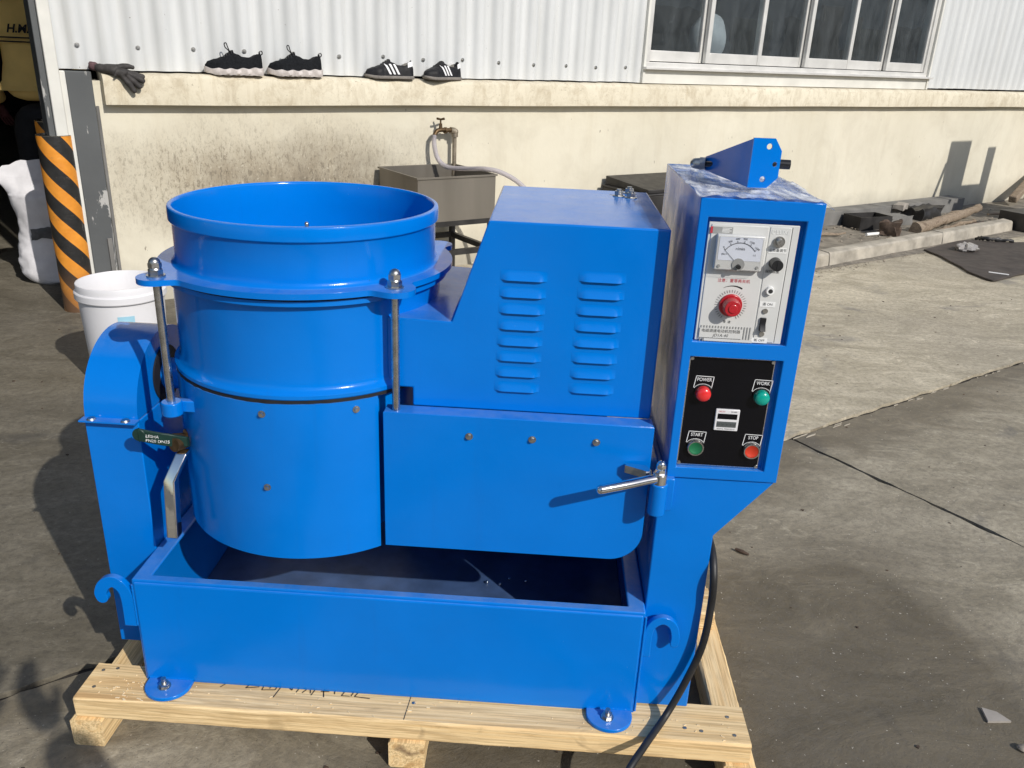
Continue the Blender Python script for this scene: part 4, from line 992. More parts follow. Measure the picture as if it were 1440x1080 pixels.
# ------------------------------------------------------------------ bucket
bk = thing('plastic_bucket', 'white plastic bucket standing behind the belt guard', 'bucket', (-1.594, 2.947, 0), .3, frame='local')
mb = MB(); mb.lathe([(.0, .002), (.125, .002), (.132, .008), (.138, .06), (.150, .335), (.1505, .345), (.158, .346), (.1605, .35), (.1605, .372), (.158, .375), (.1525, .376), (.153, .400), (.1515, .403), (.1485, .403), (.147, .40), (.145, .33), (.134, .012), (.0, .010)], (0, 0), 72); mb.build('bucket_body', 'whiteplastic', bk, smooth=30)
mb = MB(); mb.lathe([(.1492, .276), (.1502, .303)], (0, 0), 10, R(-88), R(-66)); mb.build('bucket_label', 'skyblue_label', bk)

# ------------------------------------------------------------------ bollards
def bollard(loc, h, r, label):
    b_ = thing('bollard', label, 'bollard', loc, .0, 'striped bollards in the doorway', 'local')
    mb = MB(); n, k = 40, 36
    for j in range(k+1):
        z = h*j/k
        for i in range(n):
            a = 2*math.pi*i/n; rr = r*(1+.010*mnoise.noise(Vector((math.cos(a)*2, math.sin(a)*2, z*9+loc[0]))))
            mb.v.append(Vector((rr*math.cos(a), rr*math.sin(a), z)))
    mb.f = [[j*n+i, j*n+(i+1) % n, (j+1)*n+(i+1) % n, (j+1)*n+i] for j in range(k) for i in range(n)]; mb.mi = [0]*len(mb.f)
    mb.build('striped_wrap', 'stripes', b_, smooth=60, center=False)
    mb = MB(); mb.lathe([(.0, h-.006), (r*.9, h-.006), (r*.99, h-.001), (r*1.005, h+.003), (r*.96, h+.004), (r*.9, h-.003)], (0, 0), 40); mb.build('steel_cap', 'steel', b_)
bollard((-2.268, 3.80, 0), .822, .074, 'taller orange and black striped bollard standing in front of its twin by the door jamb')
p_ = Wp(.522, 4.84); bollard((p_.x, p_.y, 0), .845, .074, 'orange and black striped bollard half hidden behind the other bollard')

# ------------------------------------------------------------------ sack
p_ = Wp(.50, 4.99)
sk = thing('white_sack', 'full white woven sack slumped on the ground beside the striped bollards', 'sack', p_, R(20), frame='local')
mb = MB(); n, k = 56, 44
def sack_pt(a, t):
    z = .60*t
    wx = .195*(1-.06*t)+.02*math.sin(t*7); wy = .12*(1-.25*t)
    if t > .8: wy *= 1-(t-.8)*3.6; wx *= 1+(t-.8)*.35
    if t < .08: s_ = (t/.08)**.45; wx *= .75+.25*s_; wy *= .75+.25*s_
    ca, sa = math.cos(a), math.sin(a); x = math.copysign(abs(ca)**.65, ca)*wx; y = math.copysign(abs(sa)**.65, sa)*max(wy, .012)
    v = Vector((x*7, y*7, z*6)); d = mnoise.noise(v)*.026+abs(mnoise.noise(v*2.3+Vector((4, 1, 0))))*.030-abs(mnoise.noise(v*4.1+Vector((2, 8, 0))))*.014
    return Vector((x*(1+d*3)-.05*t*t, y*(1+d*4)+.03*math.sin(t*5), z+d*.6+(.05*math.sin(a*1.0+.6) if t > .75 else 0)*(t-.75)*4))
for j in range(k+1):
    for i in range(n): mb.v.append(sack_pt(2*math.pi*i/n, j/k))
mb.f = [[j*n+i, j*n+(i+1) % n, (j+1)*n+(i+1) % n, (j+1)*n+i] for j in range(k) for i in range(n)]+[list(range(n))[::-1], [k*n+i for i in range(n)]]; mb.mi = [0]*len(mb.f)
mb.build('sack_body', 'sackwhite', sk, smooth=70)
mb = MB(); cols = 16
for j in range(6):
    for i in range(cols+1):
        a = 2*math.pi*(37.5+9.5*i/cols)/n*1.0; pt = sack_pt(a, .40+.10*j/5); c_ = Vector((0, 0, pt.z)); dd = (pt-c_); dd.z = 0; mb.v.append(pt+dd.normalized()*.004)
mb.f = [[j*(cols+1)+i, j*(cols+1)+i+1, (j+1)*(cols+1)+i+1, (j+1)*(cols+1)+i] for j in range(5) for i in range(cols)]; mb.mi = [0]*len(mb.f)
mb.build('printed_band', 'sackprint', sk)

# ------------------------------------------------------------------ people
def skin_mesh(name, pts, edges, mat, parent, sub=2, root=0, disp=0, dscale=.12):
    me = bpy.data.meshes.new(name); me.from_pydata([p[0] for p in pts], edges, [])
    o = bpy.data.objects.new(name, me); COL.objects.link(o); o.parent = parent; FR[o] = Vector((0, 0, 0))
    md = o.modifiers.new('skin', 'SKIN'); md.use_smooth_shade = True
    sv = me.skin_vertices[0].data
    for i, p in enumerate(pts):
        r = p[1]; sv[i].radius = (r, r) if isinstance(r, (int, float)) else r
        sv[i].use_root = (i == root)
    md = o.modifiers.new('sub', 'SUBSURF'); md.levels = sub; md.render_levels = sub
    if disp:
        tx = bpy.data.textures.new(name, 'CLOUDS'); tx.noise_scale = dscale; tx.noise_depth = 2
        dm = o.modifiers.new('folds', 'DISPLACE'); dm.texture = tx; dm.strength = disp; dm.mid_level = .5; dm.texture_coords = 'LOCAL'
    me.materials.append(MT[mat]); return o
def hand(parent, base, d, mat, s=1.0):
    """relaxed hand: palm, four curled fingers and a thumb; base = wrist, d = direction the forearm points"""
    d = Vector(d).normalized(); sd = d.cross(Vector((0, 1, 0)));  sd = sd.normalized() if sd.length > .1 else Vector((1, 0, 0)); nn = sd.cross(d).normalized()
    b = Vector(base); pts = [(tuple(b), .024*s), (tuple(b+d*.035*s), (.034*s, .02*s)), (tuple(b+d*.08*s), (.036*s, .018*s))]; ed = [(0, 1), (1, 2)]
    for i, (off, L) in enumerate(((-.027, .066), (-.009, .074), (.009, .070), (.026, .056))):
        k = len(pts); a = b+d*.082*s+sd*off*s
        pts += [(tuple(a), .010*s), (tuple(a+d*L*.5*s+nn*.008*s), .009*s), (tuple(a+d*L*.85*s+nn*.026*s), .0082*s), (tuple(a+d*L*.98*s+nn*.042*s), .0075*s)]; ed += [(2, k), (k, k+1), (k+1, k+2), (k+2, k+3)]
    k = len(pts); a = b+d*.03*s+sd*(-.032)*s
    pts += [(tuple(a), .012*s), (tuple(a+d*.03*s-sd*.018*s+nn*.012*s), .011*s), (tuple(a+d*.055*s-sd*.02*s+nn*.026*s), .009*s)]; ed += [(1, k), (k, k+1), (k+1, k+2)]
    return skin_mesh('hand', pts, ed, mat, parent, 1)
def person(loc, rz, label, H, jacket, arms, hands='redglove', trousers='darkcloth', back_print=False):
    """faces local +y; arms: list of (elbow, wrist) offsets for left/right in units of H"""
    ps = thing('person', label, 'person', loc, rz, frame='local')
    h = H
    tp = [((0, 0, .50*h), (.098*h, .072*h)), ((0, -.005*h, .56*h), (.100*h, .072*h)), ((0, -.008*h, .63*h), (.102*h, .074*h)), ((0, -.010*h, .72*h), (.112*h, .078*h)), ((0, -.008*h, .785*h), (.105*h, .068*h)), ((0, 0, .835*h), (.045*h, .042*h))]
    te = [(i, i+1) for i in range(5)]
    for s_, (el, wr) in zip((-1, 1), arms):
        k = len(tp); sh = Vector((s_*.118*h, -.005*h, .785*h)); e_ = Vector((s_*el[0]*h, el[1]*h, el[2]*h)); w_ = Vector((s_*wr[0]*h, wr[1]*h, wr[2]*h))
        tp += [(tuple(sh), .050*h), (tuple((sh+e_)/2), .044*h), (tuple(e_), .039*h), (tuple((e_+w_)/2), .034*h), (tuple(w_), .030*h)]; te += [(4, k), (k, k+1), (k+1, k+2), (k+2, k+3), (k+3, k+4)]
        hand(ps, w_, w_-e_, hands, h/1.7)
    jk = skin_mesh('jacket', tp, te, jacket, ps, 2, 2, .018, .10)
    lp = [((0, 0, .53*h), (.09*h, .066*h)), ((0, 0, .49*h), (.09*h, .066*h))]; le = [(0, 1)]
    for s_ in (-1, 1):
        k = len(lp); lp += [((s_*.052*h, 0, .455*h), .055*h), ((s_*.056*h, .004*h, .37*h), .050*h), ((s_*.060*h, .006*h, .275*h), .040*h), ((s_*.062*h, -.004*h, .15*h), .036*h), ((s_*.064*h, -.006*h, .045*h), .032*h)]; le += [(1, k), (k, k+1), (k+1, k+2), (k+2, k+3), (k+3, k+4)]
    skin_mesh('trousers', lp, le, trousers, ps, 2, 0, .008, .08)
    for s_ in (-1, 1):
        mb = MB(); mb.lathe([(.0, 0), (.048*h/1.7*1.1, 0), (.05*h/1.7*1.1, .02), (.045*h/1.7, .05), (.03*h/1.7, .08), (.0, .085)], (0, 0), 20)
        mb.v = [Vector((v.x+s_*.064*h, v.y*2.5+.035*h, v.z)) for v in mb.v]; mb.build('shoe', 'shoelth', ps)
    hd = [((0, .002*h, .83*h), .032*h), ((0, .004*h, .865*h), .034*h), ((0, .016*h, .895*h), (.040*h, .042*h)), ((0, .012*h, .935*h), (.046*h, .052*h)), ((0, .006*h, .965*h), (.042*h, .048*h)), ((0, .002*h, .985*h), (.024*h, .03*h)),
          ((0, .062*h, .915*h), .007*h), ((-.046*h, .004*h, .925*h), (.006*h, .012*h)), ((.046*h, .004*h, .925*h), (.006*h, .012*h))]
    skin_mesh('head', hd, [(0, 1), (1, 2), (2, 3), (3, 4), (4, 5), (3, 6), (3, 7), (3, 8)], 'skin', ps, 2)
    mb = MB(); mb.sphere((0, -.004*h, .950*h), (.052*h, .060*h, .052*h), 24, 14)
    mb.v = [Vector((v.x, min(v.y, .040*h) if v.z > .955*h else min(v.y, .012*h), max(v.z, .895*h))) for v in mb.v]; mb.build('hair', 'hair', ps)
    for s_ in (-1, 1):
        MB().sphere((s_*.018*h, .052*h, .928*h), .006*h, 10, 6).build('eye', 'ink', ps)
    mb = MB(); mb.box(-.014*h, .014*h, .051*h, .056*h, .890*h, .894*h); mb.build('mouth', 'redglove', ps, bevel=.001)
    if back_print:
        mb = MB(); text_into(mb, 'H.M.', .062, 0, 0, 0, shear=.3, bold=.002)
        for i in range(2): mb.box(-.12, .12, 0, .0004, -.050-.022*i, -.042-.022*i)
        ob = mb.build('back_print', 'darkcloth', ps, smooth=0, center=False); ob.location = (0, -.092*h, .735*h); ob.rotation_euler = (R(4), 0, 0)
    return ps
p_ = Wp(.60, 5.95)
person(p_, WA-R(35)+R(8), 'person in a tan yellow work jacket seen from behind, standing inside the dark doorway', 1.72, 'jacket', [((.185, .02, .62), (.165, .07, .485)), ((.165, .0, .61), (.15, .05, .48))], back_print=True)
bn_ = thing('workbench', 'dark workbench inside the doorway beside the person', 'bench', Wp(-.95, 5.75), WA, frame='local')
MB().box(0, 1.22, 0, .6, .80, .84).build('bench_top', 'darksteel', bn_, bevel=.003)
for x in (.03, 1.14):
    for y in (.03, .52): MB().box(x, x+.05, y, y+.05, 0, .80).build('leg', 'darksteel', bn_)
mb = MB(); n, k = 28, 16
for j in range(k+1):
    for i in range(n):
        a = 2*math.pi*i/n; t = j/k; r_ = .13*(math.sin(math.pi*min(1, t*.9+.12))**.5)*(1+.25*mnoise.noise(Vector((math.cos(a)*2, math.sin(a)*2, t*4))))
        mb.v.append(Wp(.17, 5.95, .841)+Vector((r_*math.cos(a), r_*math.sin(a), .16*t)))
mb.f = [[j*n+i, j*n+(i+1) % n, (j+1)*n+(i+1) % n, (j+1)*n+i] for j in range(k) for i in range(n)]+[list(range(n))[::-1], [k*n+i for i in range(n)]]; mb.mi = [0]*len(mb.f)
tag(mb.build('blue_bag', 'bluecloth', None, smooth=60), 'crumpled blue bag on the workbench at the edge of the doorway', 'bag')

# ------------------------------------------------------------------ shoes and glove on the ledge
def shoe(u, v, z, rz, kind, label, grp, L=.275, tilt=0):
    o = thing('shoe', label, 'shoe', Wp(u, v, z), WA+rz, grp, 'local')
    run = kind == 'run'
    st = 0.027 if run else .015       # sole thickness
    def W(t):   # half width, t=0 toe .. 1 heel
        return .001+.048*(min(1, t/.22)**.55)*(1-.20*max(0, min(1, (t-.38)/.25))+.05*max(0, (t-.65)/.35))*(1-max(0, (t-.90)/.10)**2*.42)
    def top(t):
        pts = [(0, .022), (.06, .042), (.2, .054), (.32, .066), (.42, .088), (.50, .103), (.56, .096), (.66, .080), (.8, .077), (.92, .096), (.97, .102), (1, .080)]
        for (a, b), (c, d) in zip(pts[:-1], pts[1:]):
            if t <= c: f_ = (t-a)/(c-a); f_ = f_*f_*(3-2*f_); return (b+(d-b)*f_)*(.86 if run else .84)
        return pts[-1][1]
    n, k = 44, 18; mb = MB()
    for i in range(n+1):
        t = i/n; w_ = W(t); h_ = top(t); op_ = max(0, min(1, (t-.50)/.06))*max(0, min(1, (.975-t)/.04))
        for j in range(k+1):
            a = math.pi*j/k; ca = math.cos(a); sa = math.sin(a)
            y = w_*math.copysign(abs(ca)**.72, ca); zz = h_*sa**.62
            if op_ > 0 and abs(ca) < .62: zz = zz*(1-op_)+op_*(h_*.36); 
            elif op_ > 0 and abs(ca) < .80: y = y
            nar = 1-.28*(zz/.1) if t > .3 else 1
            mb.v.append(Vector((L*(t-.5)*(1-.04*(zz/.1)*(1 if t < .1 else 0)), y*nar, st+zz)))
    for i in range(n):
        for j in range(k):
            t = (i+.5)/n; ca = math.cos(math.pi*(j+.5)/k); inn = (.52 < t < .96 and abs(ca) < .66)
            mb.f.append([i*(k+1)+j, i*(k+1)+j+1, (i+1)*(k+1)+j+1, (i+1)*(k+1)+j]); mb.mi.append(1 if inn else 0)
    up = mb.build('upper', ['shoeblack' if run else 'shoelth', 'black' if run else 'lining'], o, smooth=60, center=False)
    mb = MB(); k2 = 4
    for i in range(n+1):
        t = i/n; x = L*1.02*(t-.5); w_ = W(t)+.004+(.004 if run else .001)
        lift = .012*max(0, (.18-t)/.18)**1.5; wv = (.004*math.cos(t*math.pi*2*5.5) if run else 0); tt = st+(.008*max(0, t-.5)*2+.003*math.cos(t*30) if run else 0)
        for y, zz in ((w_-.004, lift+max(0, -wv)*.6), (w_+.001+wv*.8, lift+tt*.35), (w_+wv*-.4, tt+lift*.7), (w_-.007, tt+.003+lift*.5)): mb.v.append(Vector((x, y, zz)))
        for y, zz in ((w_-.007, tt+.003+lift*.5), (w_+wv*-.4, tt+lift*.7), (w_+.001+wv*.8, lift+tt*.35), (w_-.004, lift+max(0, -wv)*.6)): mb.v.append(Vector((x, -y, zz)))
    for i in range(n):
        for q_ in range(8): mb.f.append([i*8+q_, i*8+(q_+1) % 8, (i+1)*8+(q_+1) % 8, (i+1)*8+q_]); mb.mi.append(0)
    mb.f += [list(range(8))[::-1], [n*8+q_ for q_ in range(8)]]; mb.mi += [0, 0]
    mb.build('sole', 'solewhite' if run else 'solegrey', o, smooth=50, center=False)
    mb = MB()
    for t in (.33, .375, .42, .46):
        h_ = top(t)+st; w_ = W(t)*.55
        mb.tube([(L*(t-.5), -w_, h_-.012), (L*(t-.49), -w_*.5, h_+.001), (L*(t-.485), 0, h_+.003), (L*(t-.48), w_*.5, h_+.001), (L*(t-.47), w_, h_-.012)], .0028, 8)
    if run: mb.tube(smooth_path([(L*-.05, -.012, st+.078), (L*-.09, -.026, st+.086), (L*-.145, -.030, st+.100), (L*-.155, -.030, st+.116), (L*-.12, -.027, st+.118), (L*-.09, -.020, st+.098), (L*-.05, -.008, st+.080)], 6), .0026, 8); mb.tube(smooth_path([(L*.465, 0, st+.080), (L*.515, 0, st+.088), (L*.53, 0, st+.076), (L*.49, 0, st+.066)], 4), .003, 8)
    mb.build('lace', 'black' if run else 'ink', o)
    if not run:
        mb = MB()
        for s_ in (-1, 1):
            for q_ in range(3):
                t0 = .40+.095*q_
                rows = []
                for e_ in range(9):
                    f_ = e_/8; t = t0+.07-.095*f_; h_ = top(t); zz = .010+(min(h_, .066)-.014)*f_; sa = min(1, (zz/h_))**(1/.62); ca = math.sqrt(max(0, 1-sa*sa)); y = W(t)*abs(ca)**.72*(1-.28*(zz/.1) if t > .3 else 1)+.0016
                    rows.append((t, y, zz+st))
                vs_ = []
                for (t, y, zz) in rows: vs_ += [(L*(t-.5)-.0062, s_*y, zz), (L*(t-.5)+.0062, s_*y, zz)]
                mb.add(vs_, [(2*e_, 2*e_+1, 2*e_+3, 2*e_+2) for e_ in range(8)])
        mb.build('side_stripe', 'whiteink', o)
        mb = MB()
        vs_ = []
        for s_ in (-1, 1):
            vs_ = []
            for e_ in range(7):
                t = .86+.13*e_/6; h_ = top(t); y = W(t)*.80+.001
                vs_ += [(L*(t-.5), s_*y*1.04, st+h_*.62), (L*(t-.5), s_*y*.92, st+h_*.94)]
            mb.add(vs_, [(2*e_, 2*e_+1, 2*e_+3, 2*e_+2) for e_ in range(6)])
        mb.build('heel_tab', 'whiteink', o)
    return o
ZL = 1.097
shoe(1.305, 4.362, ZL, R(-4), 'run', 'black running shoe with wavy white sole, the nearer one to the work glove', 'shoes on the wall ledge', .272)
shoe(1.615, 4.362, ZL, R(-3), 'run', 'black running shoe with wavy white sole, between its twin and the trainers', 'shoes on the wall ledge', .272)
shoe(2.145, 4.358, ZL-.002, R(-2), 'low', 'black low trainer with three white stripes, nearer the running shoes', 'shoes on the wall ledge', .275)
shoe(2.470, 4.350, ZL-.002, R(16), 'low', 'black three-striped low trainer turned outwards, farthest along the ledge from the glove', 'shoes on the wall ledge', .27)
# glove hanging over the ledge edge
gl = thing('work_glove', 'dirty dark work glove draped over the edge of the wall ledge', 'glove', Wp(.78, WD, 1.09), WA, frame='local')
gp = [((-.105, -.010, .026), .022), ((-.070, -.022, .024), (.032, .020)), ((-.03, -.042, .018), (.044, .020)), ((.005, -.054, .010), (.048, .020))]
ge = [(0, 1), (1, 2), (2, 3)]
for i, f_ in enumerate((((.03, -.06, .012), (.065, -.07, -.002), (.098, -.075, -.012)), ((.028, -.068, .004), (.062, -.078, -.012), (.096, -.082, -.030)), ((.02, -.074, -.006), (.05, -.082, -.03), (.074, -.086, -.058)), ((.008, -.076, -.012), (.030, -.084, -.046), (.048, -.086, -.080)))):
    k = len(gp); gp += [(f_[0], .0165), (f_[1], .0155), (f_[2], .013)]; ge += [(3, k), (k, k+1), (k+1, k+2)]
k = len(gp); gp += [((.0, -.055, .034), .013), ((.035, -.055, .036), .012), ((.062, -.058, .030), .010)]; ge += [(2, k), (k, k+1), (k+1, k+2)]
skin_mesh('glove_body', gp, ge, 'glove', gl, 2, 2, .008, .03)
skin_mesh('glove_cuff', [((-.125, -.002, .036), (.026, .020)), ((-.105, -.004, .032), (.024, .021)), ((-.082, -.011, .028), (.025, .0205))], [(0, 1), (1, 2)], 'glovecuff', gl, 2, 0, .008, .02)

# ------------------------------------------------------------------ tap, hose, sink
tp = thing('water_tap', 'old brass garden tap on a bare pipe rising along the cream wall', 'tap', Wp(2.55, 4.33), WA, frame='local')
mb = MB(); mb.tube(smooth_path([(.0, 0, 0), (0, 0, .4), (0, 0, .78), (0, -.002, .80), (-.006, -.004, .815), (-.03, -.006, .822)], 5), .0125, 14); mb.cyl((0, 0, .33), (0, 0, .37), .018, n=16); mb.cyl((0, -.003, .785), (0, -.003, .806), .019, n=16); mb.sphere((0, -.003, .813), .021, 14, 9); mb.cyl((-.004, -.004, .818), (-.032, -.006, .823), .019, n=16); mb.build('pipe', 'pipe', tp)
mb = MB(); mb.tube(smooth_path([(-.03, -.006, .822), (-.085, -.010, .826), (-.120, -.012, .822), (-.140, -.014, .800), (-.143, -.014, .780)], 5), .0125, 14); mb.cyl((-.060, -.008, .822), (-.074, -.009, .823), .018, n=8); mb.cyl((-.100, -.011, .825), (-.100, -.011, .862), .011, .009, n=14); mb.cyl((-.100, -.011, .862), (-.100, -.011, .885), .005, n=10)
tapb = mb.build('tap_body', 'brass', tp)
mb = MB(); mb.tube([(-.128, -.020, .888), (-.100, -.011, .884), (-.072, -.002, .888)], .0055, 10); mb.tube([(-.110, .014, .888), (-.100, -.011, .884), (-.090, -.036, .888)], .0055, 10); mb.build('tap_handle', 'brass', tp)
hp = [(2.407, 4.316, .800), (2.405, 4.31, .74), (2.42, 4.29, .665), (2.45, 4.23, .628), (2.50, 4.10, .634), (2.54, 3.97, .648), (2.60, 3.90, .636), (2.68, 3.84, .585), (2.74, 3.78, .50), (2.78, 3.70, .36), (2.80, 3.6, .15), (2.82, 3.5, .016), (2.9, 3.3, .014)]
tag(MB().tube([Wp(*p) for p in smooth_path(hp, 8)], .0135, n=14).build('garden_hose', 'hose', None, smooth=70), 'milky clear hose running from the tap over the steel sink', 'hose')
sk_ = thing('steel_sink', 'plain stainless sink on a dark angle iron stand below the tap', 'sink', Wp(2.07, 3.885), WA, frame='local')
SW, SD, ST, SB = .485, .455, .628, .392
mb = MB(); th = .004
o4 = [(0, 0), (SW, 0), (SW, SD), (0, SD)]; i4 = [(th, th), (SW-th, th), (SW-th, SD-th), (th, SD-th)]
mb.add([(*p, SB) for p in o4]+[(*p, ST) for p in o4]+[(*p, ST) for p in i4]+[(*p, SB+th) for p in i4], [f for i in range(4) for j in ((i+1) % 4,) for f in ((i, j, 4+j, 4+i), (4+i, 4+j, 8+j, 8+i), (8+i, 8+j, 12+j, 12+i))]+[(12, 13, 14, 15), (3, 2, 1, 0)])
mb.box(-.008, SW+.008, -.008, 0, ST-.006, ST+.003); mb.box(-.008, SW+.008, SD, SD+.008, ST-.006, ST+.003); mb.box(-.008, 0, 0, SD, ST-.006, ST+.003); mb.box(SW, SW+.008, 0, SD, ST-.006, ST+.003)
mb.build('basin', 'stainless', sk_)
for x in (0, SW-.03):
    for y in (0, SD-.03): MB().box(x, x+.03, y, y+.03, 0, SB-.026).build('leg', 'darksteel', sk_, bevel=.002)
mb = MB(); mb.box(-.006, SW+.006, -.006, .03, SB-.026, SB-.001); mb.box(-.006, SW+.006, SD-.03, SD+.006, SB-.026, SB-.001); mb.box(-.006, .024, .03, SD-.03, SB-.026, SB-.001); mb.box(SW-.024, SW+.006, .03, SD-.03, SB-.026, SB-.001); mb.build('top_frame', 'darksteel', sk_)
mb = MB(); mb.box(.03, SW-.03, .002, .028, .20, .23); mb.box(.03, SW-.03, SD-.028, SD-.002, .20, .23); mb.box(.002, .028, .03, SD-.03, .20, .23); mb.box(SW-.028, SW-.002, .03, SD-.03, .20, .23); mb.build('stretcher', 'darksteel', sk_)

# ------------------------------------------------------------------ black steel box by the wall
bb = thing('steel_chest', 'low black steel chest with a sloping lid standing against the wall behind the machine', 'chest', Wp(3.72, 3.90), WA, frame='local')
mb = MB(); mb.box(0, .75, 0, .44, .03, .44); mb.box(-.006, .756, -.006, .446, .44, .452); mb.build('chest_body', 'darksteel', bb, bevel=.004)
mb = MB(); mb.prism([(.02, .4525), (.445, .4525), (.445, .51), (.02, .475)], .03, .76, 'x'); mb.build('lid', 'darksteel', bb, bevel=.003)
for x in (.02, .69):
    for y in (.02, .38): MB().box(x, x+.04, y, y+.04, 0, .03).build('foot', 'darksteel', bb)

# ------------------------------------------------------------------ scrap along the wall
def local(mb, u, v, z=0, rz=0): return mb.xf(Matrix.Translation(Wp(u, v, z)) @ Matrix.Rotation(WA+rz, 4, 'Z'))
mb = MB(); mb.box(0, 3.25, 0, .165, .0, .125); mb.box(1.9, 2.3, .02, .15, .1251, .128)
tag(local(mb, 4.95, 4.195, .004).build('cement_beam', 'greybeam', None, bevel=.006), 'long grey cement beam lying along the foot of the wall', 'beam')
def rbox(sx_, sy_, sz_, amp, sd):
    mb = MB(); n = 7; idx_ = {}
    def vtx(i, j, k_):
        if (i, j, k_) not in idx_:
            idx_[(i, j, k_)] = len(mb.v); p = Vector((sx_*i/n, sy_*j/n, sz_*k_/n)); q_ = p*14+Vector((sd, sd*2, 0))
            c_ = (p-Vector((sx_, sy_, sz_))/2)
            mb.v.append(p+Vector((mnoise.noise(q_), mnoise.noise(q_+Vector((7, 0, 0))), mnoise.noise(q_+Vector((0, 7, 0)))))*amp-c_*.10*(abs(mnoise.noise(q_*.5))))
        return idx_[(i, j, k_)]
    for a in range(n):
        for b in range(n):
            for f_ in (((a, b, 0), (a, b+1, 0), (a+1, b+1, 0), (a+1, b, 0)), ((a, b, n), (a+1, b, n), (a+1, b+1, n), (a, b+1, n)), ((a, 0, b), (a+1, 0, b), (a+1, 0, b+1), (a, 0, b+1)), ((a, n, b), (a, n, b+1), (a+1, n, b+1), (a+1, n, b)), ((0, a, b), (0, a, b+1), (0, a+1, b+1), (0, a+1, b)), ((n, a, b), (n, a+1, b), (n, a+1, b+1), (n, a, b+1))):
                mb.f.append([vtx(*q_) for q_ in f_]); mb.mi.append(0)
    return mb
def tub(u, v, rz, sx_, sy_, h, label):
    b_ = thing('metal_tray', label, 'scrap box', Wp(u, v, .012), WA+rz, frame='local')
    mb = MB(); t = .005; mb.box(0, sx_, 0, sy_, 0, t); mb.box(0, sx_, 0, t, t, h); mb.box(0, sx_, sy_-t, sy_, t, h); mb.box(0, t, t, sy_-t, t, h); mb.box(sx_-t, sx_, t, sy_-t, t, h); mb.build('open_box', 'darksteel', b_)
tub(6.22, 3.98, R(-12), .34, .20, .105, 'open dark steel box lying in front of the cement beam')
mb = rbox(.46, .22, .10, .035, 2.2)
tag(local(mb, 7.16, 4.0, .012, R(8)).build('steel_offcut', 'darksteel', None, smooth=25), 'solid black steel offcut by the end of the cement beam', 'scrap metal')
def log(pts, r, mat, name, label, cat):
    P = [Wp(*p) for p in smooth_path(pts, 7)]; n = len(P)
    rs = [r[0]+(r[1]-r[0])*i/(n-1)+.006*mnoise.noise(Vector((i*.9, r[0]*50, 1))) for i in range(n)]
    mb = MB().tube(P, rs, 12); mb.v = [v+Vector((mnoise.noise(v*18), mnoise.noise(v*18+Vector((9, 0, 0))), mnoise.noise(v*18+Vector((0, 9, 0)))))*.016+Vector((0, 0, mnoise.noise(v*55)*.008)) for v in mb.v]
    return tag(mb.build(name, mat, None, smooth=40), label, cat)
log([(6.50, 3.66, .06), (6.95, 3.74, .07), (7.45, 3.82, .085), (7.92, 3.90, .10)], (.050, .034), 'oldwood', 'timber_log', 'weathered timber log lying just behind the kerb', 'log')
log([(6.72, 3.60, .03), (7.15, 3.70, .03), (7.60, 3.76, .03)], (.02, .014), 'oldwood', 'branch', 'thin branch lying between the log and the kerb', 'branch')
mb = rbox(.21, .15, .105, .04, 5.1); o = local(mb, 6.26, 3.64, .016, R(32)).build('wood_block', 'rust', None, smooth=20); tag(o, 'brown split wood block at the thick end of the log', 'wood block')
mb = MB(); mb.cyl((0, 0, .012), (.30, 0, .012), .013, n=14); tag(local(mb, 6.05, 3.80, .014, R(-6)).build('pale_pipe', 'labelwhite', None), 'short white pipe lying beside the open steel box', 'pipe')
mb = rbox(.26, .18, .085, .02, 9.3); tag(local(mb, 6.60, 3.93, .012, R(-6)).build('concrete_block', 'greybeam', None, smooth=25), 'grey concrete block behind the white pipe', 'block')
mb = rbox(.15, .09, .05, .012, 4.4); tag(local(mb, 7.0, 4.10, .10, R(14)).build('pale_brick', 'paper', None, smooth=25), 'pale brick tucked under the cement beam', 'brick')
mb = MB()
for i in range(60):
    a = i*.62; mb.v.append(Vector((i*.0045, .035*math.cos(a), .04+.035*math.sin(a))))
sp_ = [tuple(v) for v in mb.v]; mb = MB().tube(sp_, .005, 7); tag(local(mb, 6.95, 3.78, .012, R(10)).build('coil_spring', 'rust', None), 'rusty coil spring beside the log', 'spring')
mb = MB(); mb.box(0, .85, -.04, .04, -.035, .035); mb.xf(Matrix.Rotation(R(-17), 4, 'Y')); tag(local(mb, 9.05, 4.15, .07, R(12)).build('dark_post', 'oldwood', None, bevel=.012), 'dark timber post propped up on the dirt beside the wall', 'timber')
mb = MB().sphere((0, 0, 0), (.34, .24, .22), 20, 12); mb.v = [v*(1+.25*mnoise.noise(v*5)) for v in mb.v]; tag(local(mb, 10.1, 4.1, .04).build('rubble_heap', 'greybeam', None, smooth=40), 'low heap of grey rubble by the dark timber post', 'rubble')
mb = MB()
for i in range(9): mb.box(i*.05, i*.05+.025, 0, .02, 0, .16)
mb.box(0, .43, .02, .30, 0, .15); tag(local(mb, 7.63, 3.30, .004, R(-8)).build('ribbed_crate', 'darksteel', None, bevel=.004), 'black ribbed crate at the end of the kerb', 'crate')
log([(6.86, 3.345, .02), (6.83, 3.27, .032), (6.90, 3.20, .030), (7.0, 3.12, .024)], (.014, .013), 'rubber', 'rubber_strip', 'bent black rubber strip lying at the edge of the mat', 'strip')
